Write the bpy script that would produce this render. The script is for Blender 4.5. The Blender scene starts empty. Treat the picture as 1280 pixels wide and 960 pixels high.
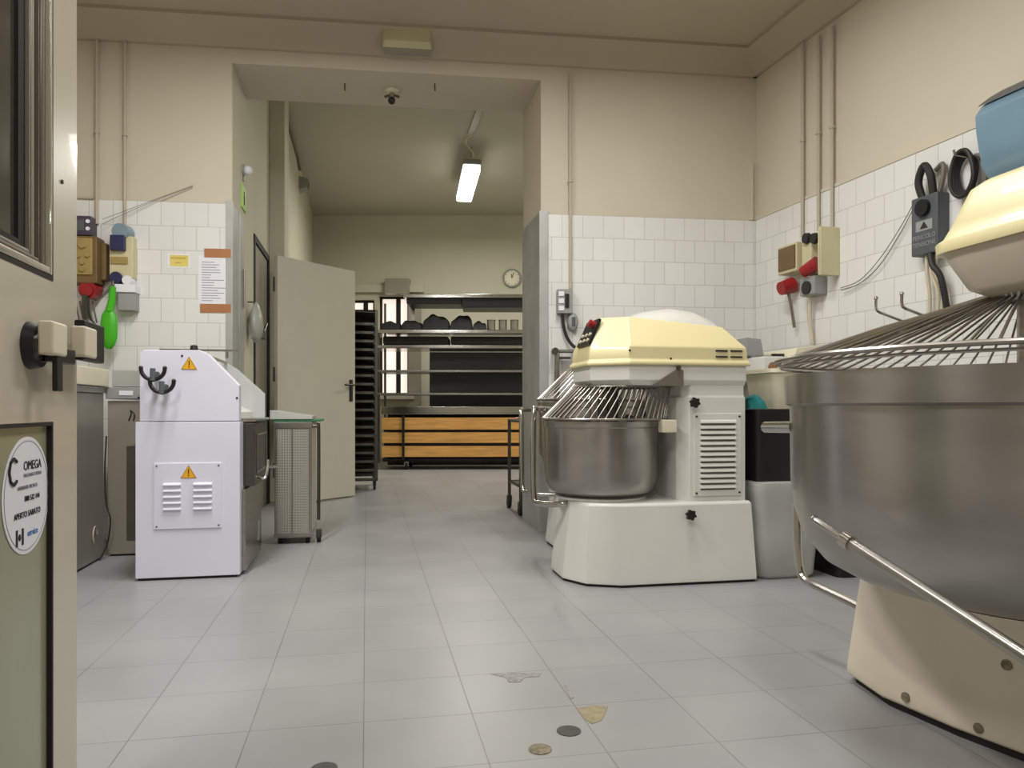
import bpy, bmesh, math, random
from mathutils import Vector, Matrix
random.seed(7)
C = bpy.context.scene.collection
PI = math.pi
F, HZ, H = 930.0, 510.0, 0.82          # focal length (px), horizon row, camera height


# ------------------------------------------------------------------ measuring helpers
def P(px, py, d):
    return Vector(((px - 640) / F * d, d, H + (HZ - py) / F * d))


def FL(px, py):                         # a point on the floor
    d = H * F / (py - HZ)
    return Vector(((px - 640) / F * d, d, 0))


AR = math.radians(11.07)                # room grid
AB = math.radians(7.0)                  # end wall of the front room
AW = math.radians(-74.7)                # right wall
AL = math.radians(101.07)               # left wall of the passage
YD = Vector((-math.sin(AR), math.cos(AR), 0))
XD = Vector((math.cos(AR), math.sin(AR), 0))
BW0 = Vector((0, 4.92, 0))
RW0 = Vector((1.68, 5.126, 0))
LW0 = Vector((-1.77, 4.703, 0))


def hit(px, py, p0, ang, off=0.0):
    """where the sight line meets the vertical plane through p0 (direction ang), pulled off towards the room"""
    n = Vector((math.sin(ang), -math.cos(ang), 0))
    r = Vector(((px - 640) / F, 1, (HZ - py) / F))
    o = p0 + n * off
    t = o.dot(n) / r.dot(n)
    return Vector((0, 0, H)) + r * t


def onB(px, py, off=0.0): return hit(px, py, BW0, AB, off)
def onR(px, py, off=0.0): return hit(px, py, RW0, AW, off)
def onL(px, py, off=0.0): return hit(px, py, LW0, AL, off)


# ------------------------------------------------------------------ materials
def lin(c):
    return tuple(((v / 255) / 12.92 if v / 255 <= 0.04045 else ((v / 255 + 0.055) / 1.055) ** 2.4) for v in c) + (1,)


def base_mat(name):
    m = bpy.data.materials.new(name)
    m.use_nodes = True
    nt = m.node_tree
    return m, nt, nt.nodes['Principled BSDF']


def mat(name, col, rough=0.5, metal=0.0, var=0.06, scale=6.0, bump=0.0, bscale=60.0, spec=0.5, stretch=None, coat=0.0, alpha=1.0, trans=0.0):
    m, nt, b = base_mat(name)
    c = lin(col)
    tc = nt.nodes.new('ShaderNodeTexCoord')
    vec = tc.outputs['Object']
    if stretch:
        mp = nt.nodes.new('ShaderNodeMapping')
        mp.inputs['Scale'].default_value = stretch
        nt.links.new(vec, mp.inputs['Vector'])
        vec = mp.outputs['Vector']
    n = nt.nodes.new('ShaderNodeTexNoise')
    n.inputs['Scale'].default_value = scale
    n.inputs['Detail'].default_value = 5
    nt.links.new(vec, n.inputs['Vector'])
    r = nt.nodes.new('ShaderNodeValToRGB')
    r.color_ramp.elements[0].position = 0.3
    r.color_ramp.elements[1].position = 0.7
    r.color_ramp.elements[0].color = tuple(v * (1 - var) for v in c[:3]) + (1,)
    r.color_ramp.elements[1].color = tuple(min(1, v * (1 + var)) for v in c[:3]) + (1,)
    nt.links.new(n.outputs['Fac'], r.inputs['Fac'])
    nt.links.new(r.outputs['Color'], b.inputs['Base Color'])
    b.inputs['Roughness'].default_value = rough
    b.inputs['Metallic'].default_value = metal
    b.inputs['Specular IOR Level'].default_value = spec
    b.inputs['Coat Weight'].default_value = coat
    b.inputs['Alpha'].default_value = alpha
    b.inputs['Transmission Weight'].default_value = trans
    if bump:
        n2 = nt.nodes.new('ShaderNodeTexNoise')
        n2.inputs['Scale'].default_value = bscale
        n2.inputs['Detail'].default_value = 4
        nt.links.new(vec, n2.inputs['Vector'])
        bp = nt.nodes.new('ShaderNodeBump')
        bp.inputs['Strength'].default_value = bump
        bp.inputs['Distance'].default_value = 0.01
        nt.links.new(n2.outputs['Fac'], bp.inputs['Height'])
        nt.links.new(bp.outputs['Normal'], b.inputs['Normal'])
    return m


def tile_mat(name, col, grout, w, h, mortar, offset, rough, plane, var=0.05, bumpy=0.4, stain=None):
    m, nt, b = base_mat(name)
    tc = nt.nodes.new('ShaderNodeTexCoord')
    sp = nt.nodes.new('ShaderNodeSeparateXYZ')
    cb = nt.nodes.new('ShaderNodeCombineXYZ')
    nt.links.new(tc.outputs['Object'], sp.inputs[0])
    nt.links.new(sp.outputs['X'], cb.inputs['X'])
    nt.links.new(sp.outputs['Z' if plane == 'xz' else 'Y'], cb.inputs['Y'])
    br = nt.nodes.new('ShaderNodeTexBrick')
    br.offset = offset
    br.offset_frequency = 2
    br.squash = 1
    c = lin(col)
    br.inputs['Color1'].default_value = tuple(v * (1 - var) for v in c[:3]) + (1,)
    br.inputs['Color2'].default_value = tuple(min(1, v * (1 + var)) for v in c[:3]) + (1,)
    br.inputs['Mortar'].default_value = lin(grout)
    br.inputs['Scale'].default_value = 1
    br.inputs['Brick Width'].default_value = w
    br.inputs['Row Height'].default_value = h
    br.inputs['Mortar Size'].default_value = mortar
    br.inputs['Mortar Smooth'].default_value = 0.3
    nt.links.new(cb.outputs[0], br.inputs['Vector'])
    colout = br.outputs['Color']
    n = nt.nodes.new('ShaderNodeTexNoise')
    n.inputs['Scale'].default_value = 2.2
    n.inputs['Detail'].default_value = 6
    nt.links.new(tc.outputs['Object'], n.inputs['Vector'])
    if stain:
        mx = nt.nodes.new('ShaderNodeMix')
        mx.data_type = 'RGBA'
        mx.blend_type = 'MIX'
        rp = nt.nodes.new('ShaderNodeValToRGB')
        rp.color_ramp.elements[0].position = 0.42
        rp.color_ramp.elements[1].position = 0.72
        rp.color_ramp.elements[1].color = (stain[1],) * 3 + (1,)
        nt.links.new(n.outputs['Fac'], rp.inputs['Fac'])
        nt.links.new(rp.outputs['Color'], mx.inputs['Factor'])
        nt.links.new(colout, mx.inputs['A'])
        mx.inputs['B'].default_value = lin(stain[0])
        colout = mx.outputs['Result']
    nt.links.new(colout, b.inputs['Base Color'])
    mr = nt.nodes.new('ShaderNodeMapRange')
    mr.inputs['To Min'].default_value = rough - 0.07
    mr.inputs['To Max'].default_value = rough + 0.1
    nt.links.new(n.outputs['Fac'], mr.inputs['Value'])
    nt.links.new(mr.outputs[0], b.inputs['Roughness'])
    bp = nt.nodes.new('ShaderNodeBump')
    bp.invert = True
    bp.inputs['Strength'].default_value = bumpy
    bp.inputs['Distance'].default_value = 0.003
    nt.links.new(br.outputs['Fac'], bp.inputs['Height'])
    nt.links.new(bp.outputs['Normal'], b.inputs['Normal'])
    return m


def perf_mat(name):
    m, nt, b = base_mat(name)
    tc = nt.nodes.new('ShaderNodeTexCoord')
    v = nt.nodes.new('ShaderNodeTexVoronoi')
    v.inputs['Scale'].default_value = 105
    v.inputs['Randomness'].default_value = 0.0
    nt.links.new(tc.outputs['Object'], v.inputs['Vector'])
    r = nt.nodes.new('ShaderNodeValToRGB')
    r.color_ramp.elements[0].position = 0.24
    r.color_ramp.elements[1].position = 0.36
    r.color_ramp.elements[0].color = lin((70, 68, 62))
    r.color_ramp.elements[1].color = lin((196, 194, 184))
    nt.links.new(v.outputs['Distance'], r.inputs['Fac'])
    nt.links.new(r.outputs['Color'], b.inputs['Base Color'])
    b.inputs['Roughness'].default_value = 0.42
    b.inputs['Metallic'].default_value = 0.5
    return m


def emit(name, col, st):
    m, nt, b = base_mat(name)
    b.inputs['Base Color'].default_value = lin(col)
    b.inputs['Emission Color'].default_value = lin(col)
    b.inputs['Emission Strength'].default_value = st
    return m


M = {}
M['paint'] = mat('cream_wall_paint', (205, 196, 177), 0.75, var=0.035, scale=1.6, bump=0.08, bscale=25)
M['paint_back'] = mat('grey_cream_paint', (205, 201, 182), 0.75, var=0.03, scale=1.6)
M['ceil'] = mat('ceiling_paint', (184, 172, 152), 0.8, var=0.03, scale=1.2)
M['ceil_back'] = mat('back_ceiling_paint', (190, 184, 166), 0.8, var=0.03, scale=1.2)
M['tile'] = tile_mat('white_glazed_tile', (228, 228, 225), (184, 182, 175), 0.141, 0.1505, 0.0016, 0.5, 0.22, 'xz', var=0.03)
M['floor'] = tile_mat('grey_floor_tile', (149, 149, 150), (110, 109, 106), 0.285, 0.285, 0.0016, 0.0, 0.36, 'xy', var=0.025, bumpy=0.25, stain=((172, 172, 171), 0.35))
M['steel'] = mat('brushed_steel', (168, 166, 160), 0.3, 1.0, 0.1, 9, 0.03, 40, stretch=(1, 1, 8))
M['bowl'] = mat('bowl_steel', (168, 165, 160), 0.31, 1.0, 0.10, 5, 0.02, 30, stretch=(1, 1, 2.5))
_b = M['bowl'].node_tree.nodes['Principled BSDF']
_b.inputs['Anisotropic'].default_value = 0.8
_b.inputs['Anisotropic Rotation'].default_value = 0.25
_tg = M['bowl'].node_tree.nodes.new('ShaderNodeTangent')
_tg.direction_type = 'RADIAL'
_tg.axis = 'Z'
M['bowl'].node_tree.links.new(_tg.outputs[0], _b.inputs['Tangent'])
M['chrome'] = mat('chromed_tube', (190, 188, 182), 0.18, 1.0, 0.05, 8)
M['clad'] = mat('worn_steel_sheet', (176, 177, 174), 0.5, 0.35, 0.16, 3.5, 0.06, 20)
M['darksteel'] = mat('dark_steel', (96, 94, 88), 0.4, 0.9, 0.15, 6)
M['wire'] = mat('guard_wire', (168, 163, 155), 0.3, 1.0, 0.1, 12)
M['white'] = mat('white_enamel', (226, 226, 219), 0.38, var=0.03, scale=4, coat=0.2)
M['bluewhite'] = mat('cool_white_enamel', (226, 227, 242), 0.38, var=0.02, scale=3, coat=0.2)
M['warmwhite'] = mat('warm_white_enamel', (226, 216, 196), 0.36, var=0.04, scale=4, coat=0.2)
M['yellow'] = mat('cream_yellow_plastic', (226, 215, 165), 0.4, var=0.02, scale=4, coat=0.3)
M['cream'] = mat('cream_plastic', (226, 219, 194), 0.42, var=0.03)
M['black'] = mat('black_plastic', (22, 22, 23), 0.4, var=0.2)
M['rubber'] = mat('black_rubber', (28, 27, 26), 0.7, var=0.2)
M['blackcloth'] = mat('black_cloth', (26, 26, 26), 0.9, var=0.3, scale=20, bump=0.3, bscale=30)
M['grey'] = mat('grey_plastic', (150, 152, 150), 0.5)
M['greybox'] = mat('dark_grey_box', (84, 88, 92), 0.5, var=0.08)
M['greyblue'] = mat('grey_blue_plastic', (128, 146, 158), 0.4)
M['beige'] = mat('beige_box', (205, 197, 160), 0.5)
M['brown'] = mat('brown_box', (112, 90, 54), 0.45, var=0.12, scale=12)
M['olive'] = mat('olive_plug_face', (158, 138, 84), 0.45, var=0.12)
M['purple'] = mat('dark_violet_box', (72, 62, 78), 0.5)
M['red'] = mat('red_plastic', (158, 30, 36), 0.4, var=0.1)
M['navy'] = mat('navy_plastic', (44, 48, 84), 0.4)
M['green'] = mat('bright_green_plastic', (66, 176, 22), 0.35, var=0.06)
M['greenedge'] = mat('green_tray', (40, 122, 78), 0.5)
M['teal'] = mat('teal_cloth', (22, 110, 108), 0.9, var=0.15, bump=0.2)
M['blue'] = mat('blue_translucent_plastic', (136, 170, 190), 0.2, var=0.05, coat=0.3, trans=0.25)
M['cable'] = mat('grey_cable', (110, 104, 92), 0.6)
M['blackcable'] = mat('black_cable', (36, 33, 30), 0.6)
M['whitecable'] = mat('cream_cable', (206, 196, 172), 0.6)
M['conduit'] = mat('painted_conduit', (186, 175, 156), 0.6, var=0.05)
M['wood'] = mat('pine_board', (222, 166, 92), 0.6, var=0.22, scale=3, stretch=(1, 8, 14))
M['tape'] = mat('brown_tape', (170, 116, 74), 0.5, var=0.08)
M['paper'] = mat('white_paper', (232, 232, 238), 0.8, var=0.01)
M['ink'] = mat('grey_print', (140, 142, 152), 0.8)
M['darkink'] = mat('black_print', (40, 40, 44), 0.8)
M['blueink'] = mat('blue_print', (90, 130, 190), 0.8)
M['sign_green'] = mat('green_sign', (150, 196, 40), 0.5)
M['sign_yellow'] = mat('yellow_sign', (240, 178, 30), 0.5, var=0.03)
M['label_yellow'] = mat('yellow_label', (224, 206, 110), 0.6)
M['door_grey'] = mat('grey_white_door_paint', (204, 201, 184), 0.45, var=0.02)
M['door_beige'] = mat('beige_aluminium', (202, 194, 176), 0.33, var=0.02, coat=0.3)
M['gasket'] = mat('black_gasket', (32, 28, 25), 0.7)
M['frame_brown'] = mat('brown_grey_aluminium', (122, 112, 98), 0.4, 0.3, var=0.1, stretch=(4, 4, 0.6))
M['greenpanel'] = mat('green_grey_panel', (152, 154, 126), 0.25, var=0.06, scale=2.5, stretch=(3, 3, 0.7), coat=0.3)
M['darkglass'] = mat('dark_window_glass', (70, 68, 62), 0.08, var=0.1, scale=1.5, coat=0.5)
M['cabinet'] = mat('grey_beige_cabinet', (158, 152, 138), 0.4, 0.2, var=0.06, scale=2)
M['cabinet_side'] = mat('grey_steel_side', (158, 155, 148), 0.4, 0.15, var=0.08, scale=2)
M['trans'] = mat('milky_plastic', (220, 221, 217), 0.3, var=0.08, scale=5, trans=0.35)
M['bag'] = mat('milky_bag_film', (200, 202, 194), 0.3, var=0.15, scale=9, trans=0.4, bump=0.5, bscale=25)
M['clearpanel'] = mat('clear_guard_plastic', (200, 203, 204), 0.25, var=0.05, alpha=0.72)
M['perf'] = perf_mat('perforated_steel')
M['lamp'] = emit('fluorescent_diffuser', (255, 252, 240), 6.0)
M['daylight'] = emit('window_daylight', (255, 240, 228), 0.85)
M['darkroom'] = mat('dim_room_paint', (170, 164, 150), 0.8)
M['dirt'] = mat('rusty_worn_metal', (128, 118, 98), 0.6, 0.3, var=0.45, scale=70)
M['drain'] = mat('dark_plug_metal', (78, 76, 74), 0.55, 0.4, var=0.2, scale=50)
M['patch'] = mat('worn_patch_mortar', (150, 140, 112), 0.85, var=0.2, scale=40)
M['scrape'] = mat('grey_scrape', (146, 145, 141), 0.7, var=0.3, scale=60)


# ------------------------------------------------------------------ mesh builder
class MB:
    def __init__(s):
        s.v, s.f = [], []

    def add(s, vs, fs):
        b = len(s.v)
        s.v += [Vector(p) for p in vs]
        s.f += [tuple(b + i for i in f) for f in fs]
        return s

    def box(s, x0, x1, y0, y1, z0, z1):
        vs = [(x, y, z) for z in (z0, z1) for y in (y0, y1) for x in (x0, x1)]
        return s.add(vs, [(0, 2, 3, 1), (4, 5, 7, 6), (0, 1, 5, 4), (2, 6, 7, 3), (0, 4, 6, 2), (1, 3, 7, 5)])

    def obox(s, c, ax, ay, az, sx, sy, sz):      # oriented box
        c = Vector(c)
        vs = [c + ax * (i * sx / 2) + ay * (j * sy / 2) + az * (k * sz / 2) for k in (-1, 1) for j in (-1, 1) for i in (-1, 1)]
        return s.add(vs, [(0, 2, 3, 1), (4, 5, 7, 6), (0, 1, 5, 4), (2, 6, 7, 3), (0, 4, 6, 2), (1, 3, 7, 5)])

    def prism(s, poly, a0, a1, axis='z'):
        def mk(p, a):
            return {'z': (p[0], p[1], a), 'y': (p[0], a, p[1]), 'x': (a, p[0], p[1])}[axis]
        n = len(poly)
        vs = [mk(p, a0) for p in poly] + [mk(p, a1) for p in poly]
        fs = [tuple(range(n))[::-1], tuple(range(n, 2 * n))] + [(i, (i + 1) % n, n + (i + 1) % n, n + i) for i in range(n)]
        return s.add(vs, fs)

    def loft(s, rings, cap=True):
        n = len(rings[0])
        vs = [p for r in rings for p in r]
        fs = []
        for k in range(len(rings) - 1):
            for i in range(n):
                fs.append((k * n + i, k * n + (i + 1) % n, (k + 1) * n + (i + 1) % n, (k + 1) * n + i))
        if cap:
            fs += [tuple(range(n))[::-1], tuple(range((len(rings) - 1) * n, len(rings) * n))]
        return s.add(vs, fs)

    def tube(s, pts, r, n=8, closed=False, r1=None):
        pts = [Vector(p) for p in pts]
        m = len(pts)
        rings, up = [], None
        for i, p in enumerate(pts):
            if closed:
                t = pts[(i + 1) % m] - pts[i - 1]
            else:
                t = pts[min(i + 1, m - 1)] - pts[max(i - 1, 0)]
            if t.length < 1e-9:
                t = Vector((0, 0, 1))
            t.normalize()
            if up is None:
                up = t.orthogonal().normalized()
            up = (up - t * up.dot(t))
            up = up.normalized() if up.length > 1e-6 else t.orthogonal().normalized()
            bn = t.cross(up)
            rr = r if r1 is None else r + (r1 - r) * i / max(1, m - 1)
            rings.append([p + up * (math.cos(2 * PI * k / n) * rr) + bn * (math.sin(2 * PI * k / n) * rr) for k in range(n)])
        if closed:
            rings.append(rings[0])
            b = len(s.v)
            return s.loft(rings, cap=False)
        return s.loft(rings)

    def lathe(s, prof, c=(0, 0, 0), n=48):
        c = Vector(c)
        vs, fs = [], []
        m = len(prof)
        for i in range(n):
            a = 2 * PI * i / n
            vs += [c + Vector((math.cos(a) * r, math.sin(a) * r, z)) for r, z in prof]
        for i in range(n):
            j = (i + 1) % n
            for k in range(m - 1):
                fs.append((i * m + k, j * m + k, j * m + k + 1, i * m + k + 1))
        b = len(s.v)
        s.add(vs, fs)
        for k, flip in ((0, True), (m - 1, False)):
            if prof[k][0] > 1e-5:
                f = [b + i * m + k for i in range(n)]
                s.f.append(tuple(f[::-1] if flip else f))
        return s

    def disc(s, c, nrm, r, h, n=24, r2=None):        # short cylinder from c along nrm
        c, nrm = Vector(c), Vector(nrm).normalized()
        u = nrm.orthogonal().normalized()
        w = nrm.cross(u)
        r2 = r if r2 is None else r2
        rg = [[c + nrm * hh + u * math.cos(2 * PI * k / n) * rr + w * math.sin(2 * PI * k / n) * rr for k in range(n)] for hh, rr in ((0, r), (h, r2))]
        return s.loft(rg)

    def ball(s, c, r, n=16, sc=(1, 1, 1)):
        prof = [(max(1e-4, math.cos(a)) * r * 1.0, math.sin(a) * r * sc[2]) for a in [(-PI / 2 + PI * i / 10) for i in range(11)]]
        b = len(s.v)
        s.lathe(prof, (0, 0, 0), n)
        for i in range(b, len(s.v)):
            s.v[i] = Vector((s.v[i].x * sc[0], s.v[i].y * sc[1], s.v[i].z)) + Vector(c)
        return s

    def build(s, name, m, parent=None, bevel=0.0, smooth=35, loc=None, rotz=None, local=None, seg=2):
        me = bpy.data.meshes.new(name)
        vs = s.v
        if local is not None:                       # vertices given in world space
            inv = Matrix.Translation(local.location) @ Matrix.Rotation(local.rotation_euler.z, 4, 'Z')
            inv = inv.inverted()
            vs = [inv @ v for v in vs]
        me.from_pydata(vs, [], s.f)
        bm = bmesh.new()
        bm.from_mesh(me)
        bmesh.ops.remove_doubles(bm, verts=bm.verts, dist=1e-6)
        bmesh.ops.recalc_face_normals(bm, faces=bm.faces)
        if bevel:
            es = [e for e in bm.edges if len(e.link_faces) == 2 and e.calc_face_angle(0) > math.radians(25)]
            bmesh.ops.bevel(bm, geom=es, offset=bevel, segments=seg, profile=0.5, affect='EDGES', clamp_overlap=True)
        bm.to_mesh(me)
        bm.free()
        if smooth:
            for p in me.polygons:
                p.use_smooth = True
            me.set_sharp_from_angle(angle=math.radians(smooth))
        me.materials.append(M[m] if isinstance(m, str) else m)
        o = bpy.data.objects.new(name, me)
        C.objects.link(o)
        if bevel:
            wn = o.modifiers.new('WeightedNormal', 'WEIGHTED_NORMAL')
            wn.keep_sharp = True
            wn.weight = 60
        if parent:
            o.parent = parent
        if loc is not None:
            o.location = loc
        if rotz is not None:
            o.rotation_euler = (0, 0, rotz)
        return o


def thing(name, label, cat, loc=(0, 0, 0), rotz=0.0, group=None):
    o = bpy.data.objects.new(name, None)
    o.empty_display_size = 0.1
    C.objects.link(o)
    o.location = loc
    o.rotation_euler = (0, 0, rotz)
    return tag(o, label, cat, group)


def tag(o, label, cat, group=None, kind=None):
    o['label'] = label
    o['category'] = cat
    if group:
        o['group'] = group
    if kind:
        o['kind'] = kind
    return o


def struct(o, label=None, cat=None):
    o['kind'] = 'structure'
    if label:
        o['label'] = label
    if cat:
        o['category'] = cat
    return o


def smooth_path(pts, n=6):
    pts = [Vector(p) for p in pts]
    out = []
    for i in range(len(pts) - 1):
        p0, p1, p2, p3 = pts[max(i - 1, 0)], pts[i], pts[i + 1], pts[min(i + 2, len(pts) - 1)]
        for k in range(n):
            t = k / n
            out.append(0.5 * ((2 * p1) + (p2 - p0) * t + (2 * p0 - 5 * p1 + 4 * p2 - p3) * t * t + (3 * p1 - p0 - 3 * p2 + p3) * t ** 3))
    return out + [pts[-1]]


def ringpts(c, r, n=40, a0=0, a1=2 * PI, z=None):
    c = Vector(c)
    full = abs(a1 - a0 - 2 * PI) < 1e-6
    return [c + Vector((math.cos(a0 + (a1 - a0) * i / (n if full else n - 1)) * r, math.sin(a0 + (a1 - a0) * i / (n if full else n - 1)) * r, 0)) for i in range(n)]


def text(body, size, m, parent, loc, rot, name='lettering', ext=0.0004, sx=1.0, align='CENTER'):
    cu = bpy.data.curves.new(name, 'FONT')
    cu.body = body
    cu.size = size
    cu.extrude = ext
    cu.align_x = align
    cu.align_y = 'CENTER'
    tmp = bpy.data.objects.new('tmp', cu)
    C.objects.link(tmp)
    dg = bpy.context.evaluated_depsgraph_get()
    dg.update()
    me = bpy.data.meshes.new_from_object(tmp.evaluated_get(dg))
    bpy.data.objects.remove(tmp)
    bpy.data.curves.remove(cu)
    me.materials.clear()
    me.materials.append(M[m])
    o = bpy.data.objects.new(name, me)
    C.objects.link(o)
    o.parent = parent
    o.location = loc
    o.rotation_euler = rot
    o.scale = (sx, 1, 1)
    return o


def dup(o, parent=None):
    c = o.copy()
    C.objects.link(c)
    if parent:
        c.parent = parent
    for ch in list(o.children):
        dup(ch, c)
    return c


def l2w(root, p):
    return Matrix.Translation(root.location) @ Matrix.Rotation(root.rotation_euler.z, 4, 'Z') @ Vector(p)


# ================================================================== ROOM
def DB(x): return 4.92 + math.tan(AB) * x


ZC, ZW = 3.205, 3.09                    # ceiling, foot of the cove
# floor: object turned and placed on a tile crossing
o = MB().box(-7, 7, -4.5, 13, -0.1, 0).build('floor', 'floor', loc=FL(590, 892), rotz=AR)
struct(o)
A = LW0.copy()
jr = onB(676, 300)
jr.z = 0
Bk = jr + YD * 0.56
mb = MB()
left_far = Vector((-3.6, DB(-3.6), 0))
mb.prism([(left_far.x, left_far.y), (A.x, A.y), (A.x + YD.x * 0.5, A.y + YD.y * 0.5), (left_far.x, left_far.y + 0.5)], 0, 3.9)
mb.prism([(jr.x, jr.y), (1.75, DB(1.75)), (4.2, DB(4.2)), (4.2, DB(4.2) + 0.5), (Bk.x, Bk.y)], 0, 3.9)
mb.prism([(A.x, A.y), (jr.x, jr.y), (Bk.x, Bk.y), (A.x + YD.x * 0.56, A.y + YD.y * 0.56)], 3.0, 3.9)
struct(mb.build('wall_back', 'paint', smooth=0))

# right wall, left wall, front wall behind the camera
rw = lambda d: (3.0845 - 0.274 * d, d)
struct(MB().prism([rw(5.3), rw(-2.2), (rw(-2.2)[0] + 0.2, -2.2), (rw(5.3)[0] + 0.2, 5.3)], 0, 3.4).build('wall_right', 'paint', smooth=0))
struct(MB().box(-3.8, -3.6, -2.2, 5.2, 0, 3.4).build('wall_left', 'paint', smooth=0))
struct(MB().box(-3.8, 4.0, -2.4, -2.2, 0, 3.4).build('wall_front', 'paint', smooth=0))
struct(MB().prism([(-3.8, -2.3), (3.9, -2.3), (1.75, 5.2), (-3.8, 4.6)], ZC, ZC + 0.15).build('ceiling', 'ceil', smooth=0))
# shallow sloping cove along the end wall and the right wall
nB = Vector((math.sin(AB), -math.cos(AB), 0))
nR = Vector((math.sin(AW), -math.cos(AW), 0))
uB = Vector((math.cos(AB), math.sin(AB), 0))
uR = Vector((math.cos(AW), math.sin(AW), 0))
mb = MB()
rgs = []
for u in (-3.75, 1.72):
    q = BW0 + uB * u
    rgs.append([q + nB * 0.0 + Vector((0, 0, ZW)), q + nB * 0.03 + Vector((0, 0, ZW)), q + nB * 0.22 + Vector((0, 0, ZC - 0.02)), q + nB * 0.22 + Vector((0, 0, ZC)), q + Vector((0, 0, ZC))])
mb.loft(rgs)
struct(mb.build('trim_1', 'ceil', smooth=0))
mb = MB()
rgs = []
for u in (0.0, 7.0):
    q = RW0 + uR * u
    rgs.append([q + Vector((0, 0, ZW)), q + nR * 0.03 + Vector((0, 0, ZW)), q + nR * 0.19 + Vector((0, 0, ZC - 0.02)), q + nR * 0.19 + Vector((0, 0, ZC)), q + Vector((0, 0, ZC))])
mb.loft(rgs)
struct(mb.build('trim_2', 'ceil', smooth=0))

# white tile dado (object x runs along its wall)
ZT = 2.108
def u_of(p): return (p - BW0).dot(uB)
ul, ur = u_of(A), u_of(jr)
wb = MB().box(-3.65 - ul, -0.035, -0.012, 0, 0, ZT).build('trim_3', 'tile', loc=BW0 + uB * ul, rotz=AB, smooth=0)
struct(wb)
wb = MB().box(0.05, 1.70 - ur, -0.012, 0, 0, ZT).build('trim_4', 'tile', loc=BW0 + uB * ur, rotz=AB, smooth=0)
struct(wb)
wb = MB().box(0.02, 6.6, -0.012, 0, 0, ZT).build('trim_5', 'tile', loc=RW0, rotz=AW, smooth=0)
struct(wb)
# small plastered upstand in the corner above the tiles
struct(MB().box(1.64, 1.665, -0.02, 0, ZT, 2.5).build('trim_6', 'paint', loc=BW0, rotz=AB, smooth=0))
struct(MB().box(0.0, 6.6, -0.016, 0, ZT, ZT + 0.02).build('trim_7', 'paint', loc=RW0, rotz=AW, smooth=0))

# steel cladding on the jambs of the opening
mb = MB()
mb.box(-0.012, 0.05, -0.016, 0.0, 0, ZT + 0.02)
o = struct(mb.build('trim_8', 'clad', loc=jr, rotz=AB, bevel=0.002))
mb = MB().box(0.0, 0.56, 0.0, 0.008, 0.0, ZT + 0.02)
o = struct(mb.build('trim_9', 'clad', loc=jr, rotz=AL, bevel=0.002))
mb = MB().box(-0.035, 0.008, -0.016, 0.0, 0, ZT + 0.02)
struct(mb.build('trim_10', 'clad', loc=A, rotz=AB, bevel=0.002))
mb = MB().box(0.0, 0.42, -0.008, 0.0, 0, ZT)
mb.box(0.2, 0.23, -0.014, -0.008, 0, ZT)
struct(mb.build('trim_11', 'clad', loc=A, rotz=AL, bevel=0.002))

# passage left wall with doorway, pilaster and the far room
def lw(d, off=0.0):                    # point on left passage line at depth d, off into the wall
    t = (d - A.y) / YD.y
    q = A + YD * t - XD * off
    return (q.x, q.y)


mb = MB()
mb.prism([lw(4.712, -.003), lw(5.58, -.003), lw(5.58, 0.2), lw(4.85, 0.2)], 0, 3.95)
mb.prism([lw(6.42), lw(12.6), lw(12.6, 0.2), lw(6.42, 0.2)], 0, 3.95)
mb.prism([lw(5.58), lw(6.42), lw(6.42, 0.2), lw(5.58, 0.2)], 2.13, 3.95)
struct(mb.build('wall_passage', 'paint_back', smooth=0))
d3 = struct(MB().prism([lw(5.645, .0), lw(6.355, .0), lw(6.355, .04), lw(5.645, .04)], 0.01, 2.078).build('door_3', 'cabinet', bevel=.003))
struct(MB().prism([lw(6.5, -0.13), lw(6.85, -0.13), lw(6.85, 0.0), lw(6.5, 0.0)], 0, 3.95).build('trim_12', 'paint_back', smooth=0, bevel=0.004))
mb = MB()
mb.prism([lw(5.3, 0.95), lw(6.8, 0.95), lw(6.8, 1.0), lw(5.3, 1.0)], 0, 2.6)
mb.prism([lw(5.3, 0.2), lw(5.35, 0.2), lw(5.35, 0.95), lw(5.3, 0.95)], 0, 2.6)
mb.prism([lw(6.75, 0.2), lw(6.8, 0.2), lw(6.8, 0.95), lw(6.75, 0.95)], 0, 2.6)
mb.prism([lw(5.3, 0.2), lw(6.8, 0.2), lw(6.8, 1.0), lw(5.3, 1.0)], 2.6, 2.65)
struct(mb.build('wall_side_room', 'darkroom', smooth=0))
mb = MB()                               # dark door lining
mb.prism([lw(5.58, -0.012), lw(5.63, -0.012), lw(5.63, 0.21), lw(5.58, 0.21)], 0, 2.13)
mb.prism([lw(6.37, -0.012), lw(6.42, -0.012), lw(6.42, 0.21), lw(6.37, 0.21)], 0, 2.13)
mb.prism([lw(5.58, -0.012), lw(6.42, -0.012), lw(6.42, 0.21), lw(5.58, 0.21)], 2.08, 2.13)
struct(mb.build('trim_13', 'gasket', smooth=0, bevel=0.003))

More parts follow.
